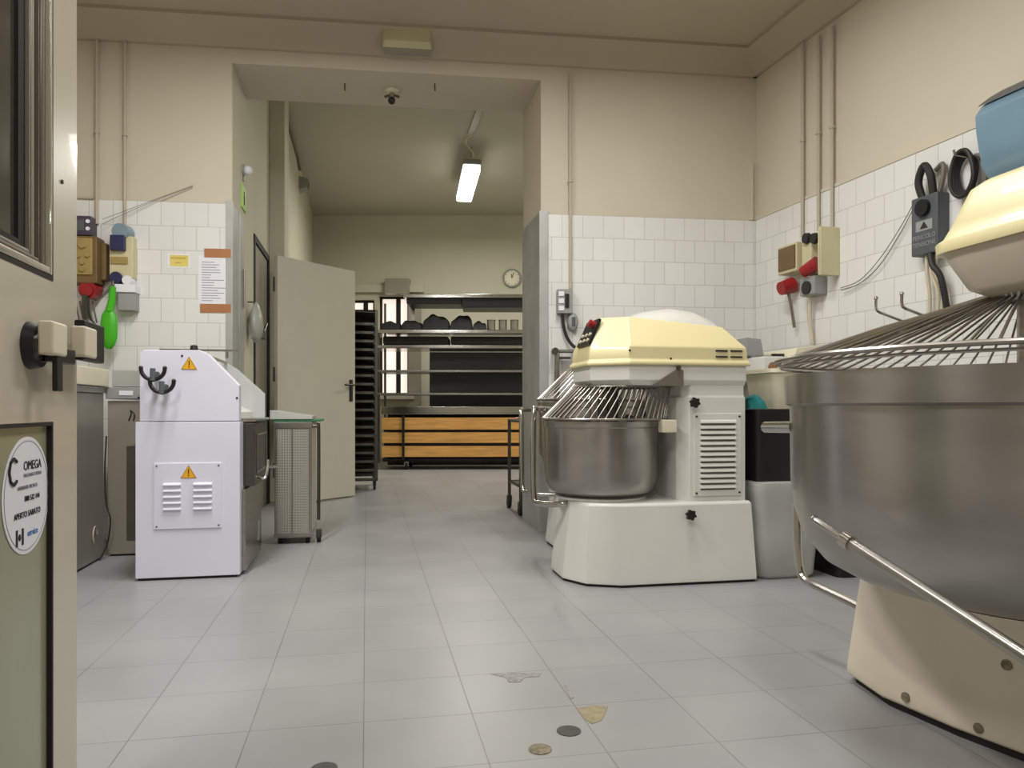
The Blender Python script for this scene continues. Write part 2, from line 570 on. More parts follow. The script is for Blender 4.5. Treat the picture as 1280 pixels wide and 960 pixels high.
DBK = 11.9
mb = MB()
wx0, wx1, wz0, wz1 = (474 - 640) / F * DBK, (511 - 640) / F * DBK, 1.02, 2.61
vx0, vx1, vz0, vz1 = (436 - 640) / F * DBK, (468 - 640) / F * DBK, 1.02, 2.55
mb.box(-3.7, vx0, DBK, DBK + 0.25, 0, 4)
mb.box(vx1, wx0, DBK, DBK + 0.25, 0, 4)
mb.box(wx1, 3.6, DBK, DBK + 0.25, 0, 4)
mb.box(vx0, vx1, DBK, DBK + 0.25, 0, vz0)
mb.box(vx0, vx1, DBK, DBK + 0.25, vz1, 4)
mb.box(wx0, wx1, DBK, DBK + 0.25, 0, wz0)
mb.box(wx0, wx1, DBK, DBK + 0.25, wz1, 4)
struct(mb.build('wall_far', 'paint_back', smooth=0))
for k, (x0, x1, z0, z1) in enumerate(((wx0, wx1, wz0, wz1), (vx0, vx1, vz0, vz1))):
    r = struct(thing('window_%d' % (k + 1), 'tall dark-framed bright window behind the shelving' if k == 0 else 'bright window partly hidden by the tray trolley', 'window', (0, DBK + 0.1, 0)))
    MB().box(x0, x1, 0.02, 0.03, z0, z1).build('pane', 'daylight', r)
    mb = MB()
    w = 0.035
    xm = x0 + (x1 - x0) * 0.62
    for xa, xb in ((x0, x0 + w), (xm - w, xm + w), (x1 - w, x1)):
        mb.box(xa, xb, -0.03, 0.02, z0, z1)
    for za in (z0, (z0 + z1) / 2 - 0.02, z1 - w):
        mb.box(x0, x1, -0.028, 0.018, za, za + w)
    mb.build('window_frame', 'gasket', r, bevel=0.003)
struct(MB().box(vx0 - 0.2, wx1 + 0.25, DBK - 0.09, DBK, 2.66, 2.78).build('trim_14', 'paint_back', bevel=0.004))
struct(MB().box(-2.0, wx1 + 0.03, DBK - 0.2, DBK, 2.62, 2.86).build('trim_15', 'cabinet', bevel=0.004))
struct(MB().box(wx1, wx1 + 0.2, DBK - 0.08, DBK, 0.0, 2.62).build('trim_16', 'cabinet', bevel=0.004))
struct(MB().box(vx0, wx1 + 0.1, DBK - 0.12, DBK, wz0 - 0.06, wz0).build('trim_17', 'door_grey', bevel=0.004))
struct(MB().box(3.5, 3.7, 4.9, 12.2, 0, 4).build('wall_far_right', 'paint_back', smooth=0))
struct(MB().prism([(-4.2, 5.0), (3.7, 5.5), (3.7, 12.2), (-4.2, 12.2)], 3.9, 4.0).build('ceiling_far', 'ceil_back', smooth=0))

# ================================================================== DOORS
# the open grey leaf of the passage doorway
h0, h1 = P(345, 320, 6.17), P(442, 340, 6.9)
ang = math.atan2(h1.y - h0.y, h1.x - h0.x)
dw = math.hypot(h1.x - h0.x, h1.y - h0.y)
r = struct(thing('door_1', 'open plain grey-white door leaf in the passage', 'door', (h0.x, h0.y, 0), ang))
MB().box(0, dw, -0.02, 0.025, 0.012, 2.085).build('door_leaf', 'door_grey', r, bevel=0.003)
mb = MB().box(dw - 0.075, dw - 0.035, -0.028, -0.02, 0.88, 1.08)
mb.build('lock_plate', 'black', r, bevel=0.004)
mb = MB().tube(smooth_path([(dw - 0.055, -0.025, 1.03), (dw - 0.055, -0.06, 1.03), (dw - 0.08, -0.07, 1.03), (dw - 0.17, -0.07, 1.03)], 4), 0.010)
mb.build('door_handle', 'black', r)
mb = MB()
for z in (0.3, 1.1, 1.85):
    mb.tube([(0.0, 0.02, z - 0.06), (0.0, 0.02, z + 0.06)], 0.012)
mb.build('hinge', 'darksteel', r)

# the beige entrance door in front, seen along its inner face
e1 = Vector((-0.8774, 1.5, 0))
dd = Vector((-0.2387, 1, 0)).normalized()
DL = 0.86
hinge = e1 - dd * DL
ang = math.atan2(dd.y, dd.x)             # local x: hinge -> free edge; local -y faces the room on the right
r = struct(thing('door_2', 'open beige entrance door with dark glass and round sticker', 'door', (hinge.x, hinge.y, 0), ang))


def dl(px):                              # local x of a pixel column on the inner face
    k = (px - 640) / F
    d = (e1.x + 0.2387 * 1.5) / (k + 0.2387)
    return DL - (1.5 - d) / dd.y


def DX(px, py, off=0.0):                  # local (x, z) on a plane parallel to the leaf, off towards the room
    q = hit(px, py, hinge, ang, off) - hinge
    return q.dot(dd), q.z


xs, zb = DX(66, 352)
zlow = DX(69, 527)[1]
mb = MB()
mb.box(xs, DL, 0, 0.045, 0.012, 2.12)
mb.box(0, 0.13, 0, 0.045, 0.012, 2.12)
mb.box(0.13, xs, 0, 0.045, zlow, zb)
mb.box(0.13, xs, 0, 0.045, 0.012, 0.14)
mb.box(0.13, xs, 0, 0.045, 1.98, 2.12)
mb.build('door_frame', 'door_beige', r)


def framebars(mb, x0, x1, z0, z1, w, y0, y1, wz=None):
    wz = w if wz is None else wz
    mb.box(x0, x0 + w, y0, y1, z0, z1)
    mb.box(x1 - w, x1, y0, y1, z0, z1)
    mb.box(x0 + w, x1 - w, y0, y1, z0, z0 + wz)
    mb.box(x0 + w, x1 - w, y0, y1, z1 - wz, z1)
    return mb


framebars(framebars(MB(), 0.13, xs, zb, 1.98, 0.010, -0.001, 0.04), 0.13, xs, 0.14, zlow, 0.007, -0.001, 0.04).build('gasket', 'gasket', r)
framebars(MB(), 0.140, xs - 0.010, zb + 0.010, 1.97, 0.012, -0.003, 0.03).build('glazing_bead', 'door_beige', r, bevel=0.0015)
framebars(MB(), 0.152, xs - 0.022, zb + 0.022, 1.958, 0.034, 0.004, 0.03, .01).build('inner_frame', 'frame_brown', r, bevel=0.002)
framebars(MB(), 0.186, xs - 0.056, zb + 0.032, 1.948, 0.026, 0.010, 0.03, .01).build('inner_bead', 'cabinet', r, bevel=0.002)
framebars(MB(), 0.212, xs - 0.082, zb + 0.042, 1.938, 0.028, 0.016, 0.03, .012).build('pane_seal', 'gasket', r)
MB().box(0.2, xs - 0.1, 0.022, 0.028, zb + 0.045, 1.935).build('glass', 'darkglass', r)
MB().box(0.136, xs - 0.006, 0.008, 0.03, 0.146, zlow - 0.006).build('lower_panel', 'greenpanel', r)
# round sticker
xa, xb = DX(2, 618, -.007)[0], DX(61, 618, -.007)[0]
sx, sz, rs = (xa + xb) / 2, DX(33, 619, -.007)[1], (xb - xa) / 2
st = MB().disc((0, 0, 0), (0, -1, 0), rs, 0.001, 48).build('sticker', 'paper', r)
st.location = (sx, 0.0075, sz)
mb = MB().tube([(math.cos(2 * PI * k / 48) * rs * 0.93, -0.001, math.sin(2 * PI * k / 48) * rs * 0.93) for k in range(48)], 0.0008, 4, closed=True)
mb.build('sticker_ring', 'ink', st)
RX = (PI / 2, 0, 0)
text('OMEGA', 0.022, 'darkink', st, (0.022, -0.0016, 0.050), RX, 'sticker_lettering')
text('MACCHINE E FORNI', 0.0085, 'ink', st, (0.022, -0.0016, 0.034), RX, 'sticker_lettering')
text('ASSISTENZA TECNICA', 0.0085, 'ink', st, (0.0, -0.0016, 0.014), RX, 'sticker_lettering')
text('080 532 144', 0.013, 'darkink', st, (0.020, -0.0016, -0.006), RX, 'sticker_lettering')
text('APERTO SABATO', 0.0145, 'darkink', st, (0.0, -0.0016, -0.032), RX, 'sticker_lettering')
mb = MB()
for k in range(8):                        # broken hexagon mark beside the name
    if k in (0, 7):
        continue
    a0, a1 = PI * 2 * k / 8, PI * 2 * (k + 1) / 8
    mb.tube([(-0.058 + math.cos(a0) * 0.018, -0.0014, 0.044 + math.sin(a0) * 0.022), (-0.058 + math.cos(a1) * 0.018, -0.0014, 0.044 + math.sin(a1) * 0.022)], 0.003, 4)
for s in (-1, 1):
    mb.box(-0.032 + s * 0.012 - 0.004, -0.032 + s * 0.012 + 0.004, -0.0016, -0.001, -0.082, -0.054)
mb.ball((-0.032, -0.001, -0.068), 0.006, 10, (1, 0.2, 1))
mb.build('sticker_mark', 'darkink', st)
text('service', 0.016, 'blueink', st, (0.022, -0.0016, -0.066), RX, 'sticker_lettering')
# lock, square knob, key and lever end
xk, zk = DX(45, 432, .01)
MB().disc((xk, 0, zk), (0, -1, 0), 0.041, 0.018, 36, 0.037).build('lock_rose', 'black', r)
MB().disc((xk, -0.018, zk), (0, -1, 0), 0.029, 0.003, 32).build('rose_face', 'chrome', r)


def pxbox(p0, p1, y0, y1):                # pixel rectangle on the front plane of a box
    x0, z0 = DX(p0[0], p0[1], -y0)
    x1, z1 = DX(p1[0], p1[1], -y0)
    return MB().box(x0, x1, y0, y1, min(z0, z1), max(z0, z1))


pxbox((67, 443), (85, 406), -.047, -.022).build('lever_neck', 'cream', r, bevel=0.005, seg=3)
pxbox((72, 452), (95, 438), -.042, -.021).build('lever_shank', 'black', r, bevel=0.003)
pxbox((72, 489), (79, 447), -.041, -.032).build('key', 'black', r, bevel=0.002)
pxbox((107, 446), (122, 412), -.053, -.027).build('lever_grip', 'cream', r, bevel=0.005, seg=3)
pxbox((106, 450), (131, 408), -.049, -.030).build('lever_surround', 'black', r, bevel=0.004)
MB().disc((dl(77), 0, H + (HZ - 226) / F * 1.41), (0, -1, 0), 0.004, 0.003, 12).build('screw', 'black', r)

# ================================================================== FLOOR MARKS
def floor_disc(name, px, py, r, m, label, cat):
    o = MB().lathe([(r, 0.0002), (r, 0.0018), (r * 0.8, 0.0026), (0.0001, 0.0028)], (0, 0, 0), 28).build(name, m, loc=FL(px, py))
    return tag(o, label, cat)


floor_disc('floor_plug', 711, 914, 0.031, 'drain', 'dark round metal plug flush in the floor near the worn patch', 'floor plug')
floor_disc('floor_plug', 675, 937, 0.028, 'dirt', 'rusty speckled round plug in the floor, nearer the camera than the dark one', 'floor plug')
floor_disc('floor_plug', 405, 961, 0.03, 'drain', 'dark round plug at the bottom edge of the photo', 'floor plug')


def decal(name, pts, m, label, cat, h=0.0012):
    w = [FL(*p) for p in pts]
    c = sum(w, Vector()) / len(w)
    o = MB().prism([(p.x - c.x, p.y - c.y) for p in w], 0.0002, h).build(name, m, loc=c, smooth=0)
    return tag(o, label, cat)


decal('floor_patch', [(721, 886), (742, 882), (760, 883), (756, 893), (752, 901), (740, 905), (730, 899)], 'patch', 'ochre worn patch where a floor tile has broken away', 'floor patch')
decal('floor_scrape', [(614, 843), (640, 841), (676, 842), (674, 846), (656, 847), (650, 853), (636, 853), (632, 847)], 'scrape', 'grey smudged scrape across a tile beyond the plugs', 'floor scrape')
decal('floor_scrape', [(705, 856), (711, 858), (718, 872), (713, 874)], 'scrape', 'short grey chip along a tile joint above the worn patch', 'floor scrape')


# ================================================================== SPIRAL MIXERS
def inset(poly, k, c):
    return [((x - c[0]) * k[0] + c[0], (y - c[1]) * k[1] + c[1]) for x, y in poly]


def star_knob(root, c, nrm, s, name='knob'):
    mb = MB()
    n = Vector(nrm).normalized()
    u = n.orthogonal().normalized()
    w = n.cross(u)
    mb.disc(c, n, 0.008 * s, 0.02 * s, 12)
    rg = []
    for hh in (0.018 * s, 0.036 * s):
        rg.append([Vector(c) + n * hh + (u * math.cos(a) + w * math.sin(a)) * (0.022 * s * (1 + 0.16 * math.cos(6 * a))) for a in [2 * PI * k / 36 for k in range(36)]])
    mb.loft(rg)
    return mb.build(name, 'black', root)


def warning(root, c, s, m='sign_yellow'):
    """triangle warning label on a face that looks along local -y"""
    x, y, z = c
    o = MB().prism([(-s / 2, -s * 0.43), (s / 2, -s * 0.43), (0, s * 0.43)], 0, -0.0012, 'y').build('warning_label', m, root, smooth=0)
    o.location = c
    mb = MB()
    pts = [(-s / 2, -s * 0.43), (s / 2, -s * 0.43), (0, s * 0.43)]
    mb.tube([(a * 0.93, -0.0013, b * 0.93 - 0.001) for a, b in pts], s * 0.02, 4, closed=True)
    mb.tube([(0, -0.0013, s * 0.16), (0, -0.0013, -s * 0.16)], s * 0.035, 5)
    mb.ball((0, -0.0013, -s * 0.28), s * 0.045, 8, (1, 0.2, 1))
    mb.build('warning_symbol', 'darkink', o)
    return o


def mixer(label, O, s, cov, rounded=False, tube=None, hs=0.0):
    R = thing('spiral_mixer', label, 'dough mixer', O, AR, 'spiral dough mixers')
    fp = [(.62, 0), (-.05, 0), (-.20, .065), (-.275, .20), (-.275, .42), (-.20, .555), (-.05, .62), (.62, .62)]
    cc = (.2, .31)
    S = lambda pts, z: [(x * s, y * s, z * s) for x, y in pts]
    MB().loft([S(inset(fp, (.985, .97), cc), .0), S(inset(fp, (.985, .97), cc), .012)]).build('plinth', 'rubber', R, smooth=0)
    tp = [(.60, .015), (-.05, .015), (-.185, .07), (-.235, .20), (-.235, .42), (-.185, .55), (-.05, .605), (.60, .605)]
    MB().loft([S(fp, .012), S(inset(fp, (1, 1), cc), .03), S(tp, .37), S(inset(tp, (.985, .97), cc), .381)]).build('base', 'white', R, bevel=0.004 * s)
    col = [(.265, .12), (.30, .045), (.585, .045), (.585, .575), (.30, .575), (.265, .50)]
    MB().loft([S(col, .378), S(col, .87), S([(.28, .1), (.31, .05), (.58, .05), (.58, .57), (.31, .57), (.28, .52)], .88), S([(.28, .1), (.31, .05), (.58, .05), (.58, .57), (.31, .57), (.28, .52)], .93)]).build('column', 'white', R, bevel=0.004 * s)
    # louvred panel
    pn = MB().box(.32 * s, .562 * s, .037 * s, .045 * s, .405 * s, .795 * s).build('vent_panel', 'white', R, bevel=0.004 * s)
    mb = MB()
    for k in range(13):
        z = (.445 + k * .0255) * s
        mb.prism([(.037 * s, z - .004 * s), (.024 * s, z - .002 * s), (.026 * s, z + .008 * s), (.037 * s, z + .014 * s)], .35 * s, .53 * s, 'x')
    mb.build('louvre', 'white', pn, bevel=0.0015)
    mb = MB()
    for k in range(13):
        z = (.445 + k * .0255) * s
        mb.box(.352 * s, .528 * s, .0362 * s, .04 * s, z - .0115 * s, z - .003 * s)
    mb.build('vent_slot_shade', 'cable', pn)  # dark strips painted in as the shade in the slots below each lip
    for x in (.332, .55):
        for z in (.42, .78):
            MB().disc((x * s, .037 * s, z * s), (0, -1, 0), .005 * s, .003 * s, 10).build('screw', 'black', pn)
    star_knob(R, (.315 * s, .045 * s, .845 * s), (0, -1, 0), s)
    star_knob(R, (.28 * s, .012 * s, .325 * s), (0, -1, 0.05), s)
    # head: white lower half, cover above
    hd = [(.585, .035), (.0 + hs, .035), (-.15 + hs, .16), (-.15 + hs, .46), (.0 + hs, .585), (.585, .585)]
    hl = [(.585, .05), (.02 + hs, .05), (-.125 + hs, .175), (-.125 + hs, .445), (.02 + hs, .57), (.585, .57)]
    MB().loft([S(hl, .925), S(hd, .95), S(hd, 1.02)]).build('head', 'white', R, bevel=0.004 * s)
    MB().prism([(.10 * s, .922 * s), (.235 * s, 1.005 * s), (.262 * s, .995 * s), (.262 * s, .922 * s)], .024 * s, .034 * s, 'y').build('head_hollow_shade', 'cable', R, bevel=0.002)  # dark plate painted in for the shaded hollow under the head
    MB().disc((.235 * s, .03 * s, 1.008 * s), (0, -1, 0), .009 * s, .02 * s, 12).build('hinge_bolt', 'darksteel', R)
    if not rounded:
        lip = [(.60, .02), (-.005, .02), (-.168, .155), (-.168, .465), (-.005, .60), (.60, .60)]
        mid = [(.59, .03), (.0, .03), (-.155, .16), (-.155, .46), (.0, .59), (.59, .59)]
        m2 = [(.585, .032), (.002, .032), (-.150, .162), (-.150, .458), (.002, .588), (.585, .588)]
        tpz = [((.50, .115), 1.212), ((.02, .115), 1.252), ((-.085, .20), 1.252), ((-.085, .42), 1.252), ((.02, .505), 1.252), ((.50, .505), 1.212)]
        mb = MB().loft([S(lip, 1.018), S(lip, 1.034), S(mid, 1.046), S(m2, 1.105), [(x * s, y * s, z * s) for (x, y), z in tpz]])
        cv = mb.build('cover', cov, R, bevel=0.006 * s, seg=3)
        mb = MB()
        for z in (1.062, 1.09):
            for x in (.425, .50):
                mb.box(x * s, (x + .06) * s, .026 * s, .032 * s, z * s - .004, z * s + .003)
        mb.build('cover_slot', 'black', cv)
        for x, z in ((.0, 1.085), (.20, 1.05)):
            MB().disc((x * s, .033 * s, z * s), (0, -1, 0), .005 * s, .006 * s, 10).build('cover_screw', 'black', cv)
        # sloping control panel at the bowl end
        n = Vector((-.147, 0, .065)).normalized()
        up = Vector((.065, 0, .147)).normalized()
        c = Vector((-.1175, .27, 1.18)) * s + n * .006
        cp = MB().obox(c, Vector((0, 1, 0)), n, up, .20 * s, .014, .135 * s).build('control_panel', 'black', R, bevel=0.002)
        mb = MB()
        mb.disc(c + Vector((0, -.06, 0)) * s + up * .035 * s, n, .019 * s, .035, 18)
        mb.build('stop_button', 'red', cp)
        for a in range(3):
            for b in range(2):
                MB().disc(c + Vector((0, -.07 + .06 * a, 0)) * s + up * (-.045 + .03 * b) * s, n, .009 * s, .014, 12).build('button', 'cream', cp)
    else:
        rg = []
        for x, ht in ((.0, .02), (.02, .10), (.08, .16), (.18, .205), (.32, .228), (.44, .215), (.53, .175), (.60, .11), (.64, .02)):
            ring = []
            for k in range(13):
                a = PI * k / 12
                ring.append((x * s, (.31 - .27 * math.copysign(abs(math.cos(a)) ** .5, math.cos(a))) * s, (1.02 + ht * abs(math.sin(a)) ** .55) * s))
            rg.append(ring)
        MB().loft(rg).build('cover', cov, R, smooth=40)
    # bowl
    bc = Vector((-.05, .31, 0)) * s
    pr = [(.02, .388), (.17, .388), (.19, .398), (.215, .402), (.25, .418), (.272, .45), (.28, .49), (.28, .725), (.287, .732), (.287, .757), (.276, .757), (.272, .73), (.27, .5), (.24, .43), (.18, .41), (.001, .405)]
    MB().lathe([(r * s, z * s) for r, z in pr], bc, 64).build('bowl', 'bowl', R, smooth=30)
    MB().lathe([(.19 * s, .379 * s), (.222 * s, .382 * s), (.225 * s, .392 * s), (.19 * s, .398 * s)], bc, 48).build('bowl_ring', 'white', R)
    # spiral arm, breaker bar
    mb = MB().tube([bc + Vector((math.cos(a) * .10 * s + .06 * s, math.sin(a) * .10 * s, (.45 + .05 * a / 2) * s)) for a in [k * .3 for k in range(44)]], .018 * s, 8)
    mb.tube([bc + Vector((.06 * s, 0, .70 * s)), bc + Vector((.06 * s, 0, .95 * s))], .03 * s, 12)
    mb.build('spiral_arm', 'darksteel', R)
    MB().tube([bc + Vector((-.03 * s, 0, .44 * s)), bc + Vector((-.03 * s, 0, .94 * s))], .022 * s, 12).build('breaker_bar', 'steel', R)
    # wire guard
    mb = MB()
    lo, hi = Vector((-.035, .31, .768)) * s, Vector((.06, .31, .922)) * s
    r0, r1 = .305 * s, .24 * s
    n = 54
    for k in range(n):
        a = 2 * PI * k / n
        d = Vector((math.cos(a), math.sin(a), 0))
        if math.cos(a) > 0.86:
            continue
        mb.tube([lo + d * r0, hi + d * r1, hi + d * (r1 - .02 * s) + Vector((0, 0, .012 * s))], .0032 * s, 6)
    mb.tube(ringpts(lo, r0, 56), .006 * s, 8, closed=True)
    mb.tube(ringpts(hi, r1, 56), .004 * s, 6, closed=True)
    mb.build('wire_guard', 'wire', R)
    MB().box(.165 * s, .235 * s, .035 * s, .10 * s, .705 * s, .765 * s).build('guard_latch', 'cream', R, bevel=0.006 * s)
    # bumper tube in front of the bowl
    if tube:
        MB().tube(smooth_path(tube, 5), .0145, 12).build('bumper_tube', 'chrome', R, local=R)
    return R


O1 = Vector((.547, 3.39, 0))
mixer('white spiral mixer with pale yellow cover, standing between tub and opening', O1, 1.0, 'yellow', False,
      [P(697, 513, 3.95), P(672, 511, 3.82), P(667, 520, 3.78), P(667, 615, 3.74), P(675, 629, 3.70), P(703, 630, 3.60), P(712, 628, 3.62)])
O2 = Vector((.60, 4.12, 0))
mixer('white spiral mixer with rounded white hood, behind the yellow-covered one', O2, 1.13, 'white', True,
      [P(690, 512, 4.75), P(664, 512, 4.62), P(651, 514, 4.58), P(652, 525, 4.56), P(653, 605, 4.5), P(660, 616, 4.46), P(676, 618, 4.42), P(700, 618, 4.40)], .16)

# ---- the large mixer close to the camera
bc = Vector((1.28, 1.85, 0))
ax = -YD                                 # head axis runs towards the camera
R = thing('spiral_mixer', 'largest spiral mixer, cream yellow head over a wide steel bowl, close to the camera', 'dough mixer', bc, math.atan2(ax.y, ax.x), 'spiral dough mixers')
fp = [(1.008, 2.243), (1.02, 2.06), (1.10, 1.86), (1.18, 1.714), (1.26, 1.42), (1.32, 1.0), (1.86, 1.08), (1.78, 1.6), (1.66, 2.1), (1.53, 2.33), (1.10, 2.34)]
cc = (1.42, 1.75)
W = lambda pts, z: [(x, y, z) for x, y in pts]
MB().loft([W(inset(fp, (.95, .96), cc), 0), W(inset(fp, (.95, .96), cc), .03)]).build('plinth', 'rubber', R, local=R, smooth=0)
MB().loft([W(fp, .018), W(fp, .05), W(inset(fp, (.93, .955), cc), .315), W(inset(fp, (.90, .93), cc), .335)]).build('base', 'warmwhite', R, local=R, bevel=0.012, seg=3)
e = 0.3
for px, py, dpt in ((1132, 872, None), (1223, 911, None), (1258, 832, None)):
    # walk along the sight line until it meets the leaning side of the base
    best = None
    for k in range(400):
        d = 1.4 + k * .0025
        p = P(px, py, d)
        t = max(0, min(1, (p.z - .05) / .265))
        f = inset(fp, (1 - .07 * t, 1 - .045 * t), cc)
        inside = False
        for i in range(len(f)):
            x0, y0 = f[i]
            x1, y1 = f[i - 1]
            if (y0 > p.y) != (y1 > p.y) and p.x < (x1 - x0) * (p.y - y0) / (y1 - y0) + x0:
                inside = not inside
        if inside:
            best = p
            break
    if best:
        MB().disc(best + Vector((.012, .004, 0)), Vector((-.92, -.38, .15)), .0125, .016, 18).build('bolt_hole', 'dirt', R, local=R)
col = [(.42, -.26), (.95, -.28), (.95, .28), (.42, .26)]
MB().loft([[(x + .27, y, z) for x, y in col] for z in (.32, 1.10)]).build('column', 'warmwhite', R, bevel=0.02, seg=3)
pr = [(.001, .352), (.26, .352), (.30, .362), (.40, .388), (.47, .425), (.52, .485), (.543, .56), (.551, .63), (.553, .825), (.5655, .831), (.567, .905), (.556, .905), (.548, .83), (.54, .62), (.46, .44), (.3, .38), (.001, .37)]
MB().lathe(pr, (0, 0, 0), 96).build('bowl', 'bowl', R, smooth=30)
MB().lathe([(.20, .33), (.24, .33), (.27, .352), (.20, .352)], (0, 0, 0), 64).build('bowl_ring', 'warmwhite', R)
# head (local x runs to the camera)
def rrect(x0, x1, y0, y1, z, r, n=5, zl=None):
    pts = []
    for cx, cy, a0 in ((x1 - r, y1 - r, 0), (x0 + r, y1 - r, 90), (x0 + r, y0 + r, 180), (x1 - r, y0 + r, 270)):
        for k in range(n):
            a = math.radians(a0 + 90 * k / (n - 1))
            pts.append((cx + math.cos(a) * r, cy + math.sin(a) * r, z))
    return pts
hw = .222
MB().loft([rrect(.03, 1.1, -hw + .05, hw - .05, 1.085, .06), rrect(-.01, 1.15, -hw + .03, hw - .03, 1.105, .06), rrect(-.06, 1.18, -hw, hw, 1.20, .06)]).build('head', 'warmwhite', R, bevel=0.0, smooth=50)
MB().loft([rrect(-.072, 1.2, -hw - .012, hw + .012, 1.198, .07), rrect(-.074, 1.2, -hw - .014, hw + .014, 1.222, .07), rrect(-.062, 1.19, -hw - .004, hw + .004, 1.232, .07), rrect(-.05, 1.18, -hw + .01, hw - .01, 1.265, .07),
           rrect(-.02, 1.16, -hw + .035, hw - .035, 1.345, .07), rrect(.0, 1.14, -hw + .055, hw - .055, 1.362, .07), rrect(.03, 1.10, -hw + .09, hw - .09, 1.372, .06)]).build('cover', 'yellow', R, smooth=50)
MB().disc((.03, -.19, 1.18), (0, -1, 0), .004, .004, 10).build('cover_screw', 'black', R)
# wire cone
mb = MB()
lo, hi = Vector((0, 0, .944)), Vector((0, 0, 1.098))
n = 72
for k in range(n):
    a = 2 * PI * k / n
    d = Vector((math.cos(a), math.sin(a), 0))
    mb.tube([lo + d * .585, lo * .5 + hi * .5 + d * .34 + Vector((0, 0, .004)), hi + d * .09], .0034, 6)
mb.tube(ringpts(lo, .588, 80), .0065, 8, closed=True)
mb.tube(ringpts(lo - Vector((0, 0, .014)), .575, 80), .004, 6, closed=True)
mb.tube(ringpts(hi, .09, 32), .008, 8, closed=True)
mb.build('wire_guard', 'wire', R)
# heavier edge rod of the hinged half
mb = MB()
tip = l2w(R, (0, 0, 0))
dirp = (P(967, 455, 2.1) - Vector((bc.x, bc.y, P(967, 455, 2.1).z))).normalized()
c0 = Vector((bc.x, bc.y, .948)) + dirp * .59
c1 = Vector((bc.x, bc.y, 1.102)) + dirp * .08
mb.tube([c0, c1], .006, 8)
mb.build('guard_edge_rod', 'chrome', R, local=R)
MB().tube([(0.02, .0, .42), (0.02, .0, 1.10)], .035, 16).build('breaker_bar', 'steel', R)
mb = MB().tube([Vector((math.cos(a) * .17 - .12, math.sin(a) * .17, .46 + .035 * a)) for a in [k * .3 for k in range(36)]], .028, 8)
mb.build('spiral_arm', 'steel', R)
# pusher lever in front, bumper tube behind, handle stub at the side
l0, l1 = P(1022, 652, 1.60), P(1290, 826, 1.20)
l2 = l1 + (l1 - l0) * .45
mb = MB().tube(smooth_path([P(1019, 648, 1.62), l0, l0.lerp(l1, .2)], 4), .0075, 10)
lv = mb.build('lever', 'chrome', R, local=R)
MB().tube([l0.lerp(l1, .17), l1, l2], .0125, 12).build('lever_sleeve', 'steel', lv, local=None if False else R)
MB().tube([l0.lerp(l1, .155), l0.lerp(l1, .20)], .0175, 12).build('lever_collar', 'chrome', lv, local=R)
MB().tube(smooth_path([P(1100, 772, 2.22), P(1064, 753, 2.32), P(1022, 733, 2.44), P(1004, 722, 2.5), P(998, 700, 2.52), P(996, 640, 2.53), P(996, 560, 2.54)], 5), .0135, 10).build('bumper_tube', 'chrome', R, local=R)
MB().tube([P(957, 534, 2.12), P(992, 534, 2.0)], .016, 14).build('bowl_handle', 'chrome', R, local=R)

# ================================================================== DOUGH DIVIDER (left)
Od = FL(169, 727)
R = thing('dough_divider', 'cool white upright bakery machine with two dark hooks and warning triangles', 'bakery machine', Od, AR)
MB().box(.01, .45, .01, .60, 0, .012).build('plinth', 'rubber', R)
MB().box(0, .47, 0, .62, .012, .754).build('body', 'bluewhite', R, bevel=0.004)
prof = [(.018, .757), (.018, 1.075), (.035, 1.095), (.285, 1.098), (.325, 1.08), (.466, .93), (.466, .757)]
MB().prism(prof, .004, .07, 'y').build('upper_housing', 'bluewhite', R, bevel=0.004)
MB().prism([(.018, .757), (.018, 1.07), (.16, 1.07), (.20, .93), (.44, .80), (.44, .757)], .07, .60, 'y').build('feed_chute', 'white', R, bevel=0.004)
MB().prism([(.20, .78), (.22, 1.06), (.30, 1.075), (.36, 1.04), (.51, .90), (.51, .757), (.45, .757)], .60, .612, 'y').build('side_guard', 'clearpanel', R, bevel=0.002)
MB().tube([(.30, .07, 1.078), (.30, .60, 1.072)], .008).build('cross_rod', 'chrome', R)
MB().box(.44, .53, .10, .62, .752, .768).build('outfeed_rail', 'chrome', R)
td = MB().box(.47, .525, .10, .58, .43, .745).build('discharge_door', 'darksteel', R, bevel=0.004)
mb = MB()
framebars2 = [(.526, .53, .16, .52, .68, .69), (.526, .53, .16, .52, .49, .50), (.526, .53, .16, .17, .49, .69), (.526, .53, .51, .52, .49, .69)]
for b in framebars2:
    mb.box(*b)
mb.build('door_rim', 'steel', td)
mb = MB().tube(smooth_path([(.525, .2, .47), (.56, .2, .46), (.57, .22, .51), (.57, .24, .55)], 4), .008)
mb.build('door_lever', 'chrome', td)
MB().tube([(.525, .56, .49), (.58, .56, .49)], .01).build('door_pin', 'chrome', td)
MB().box(.47, .49, .05, .60, .02, .42).build('side_sheet', 'steel', R, bevel=0.004)
MB().box(.49, .495, .44, .5, .1, .2).build('nameplate', 'grey', R)
MB().box(-.042, 0, .01, .50, .19, .64).build('side_hatch', 'darksteel', R, bevel=.003)
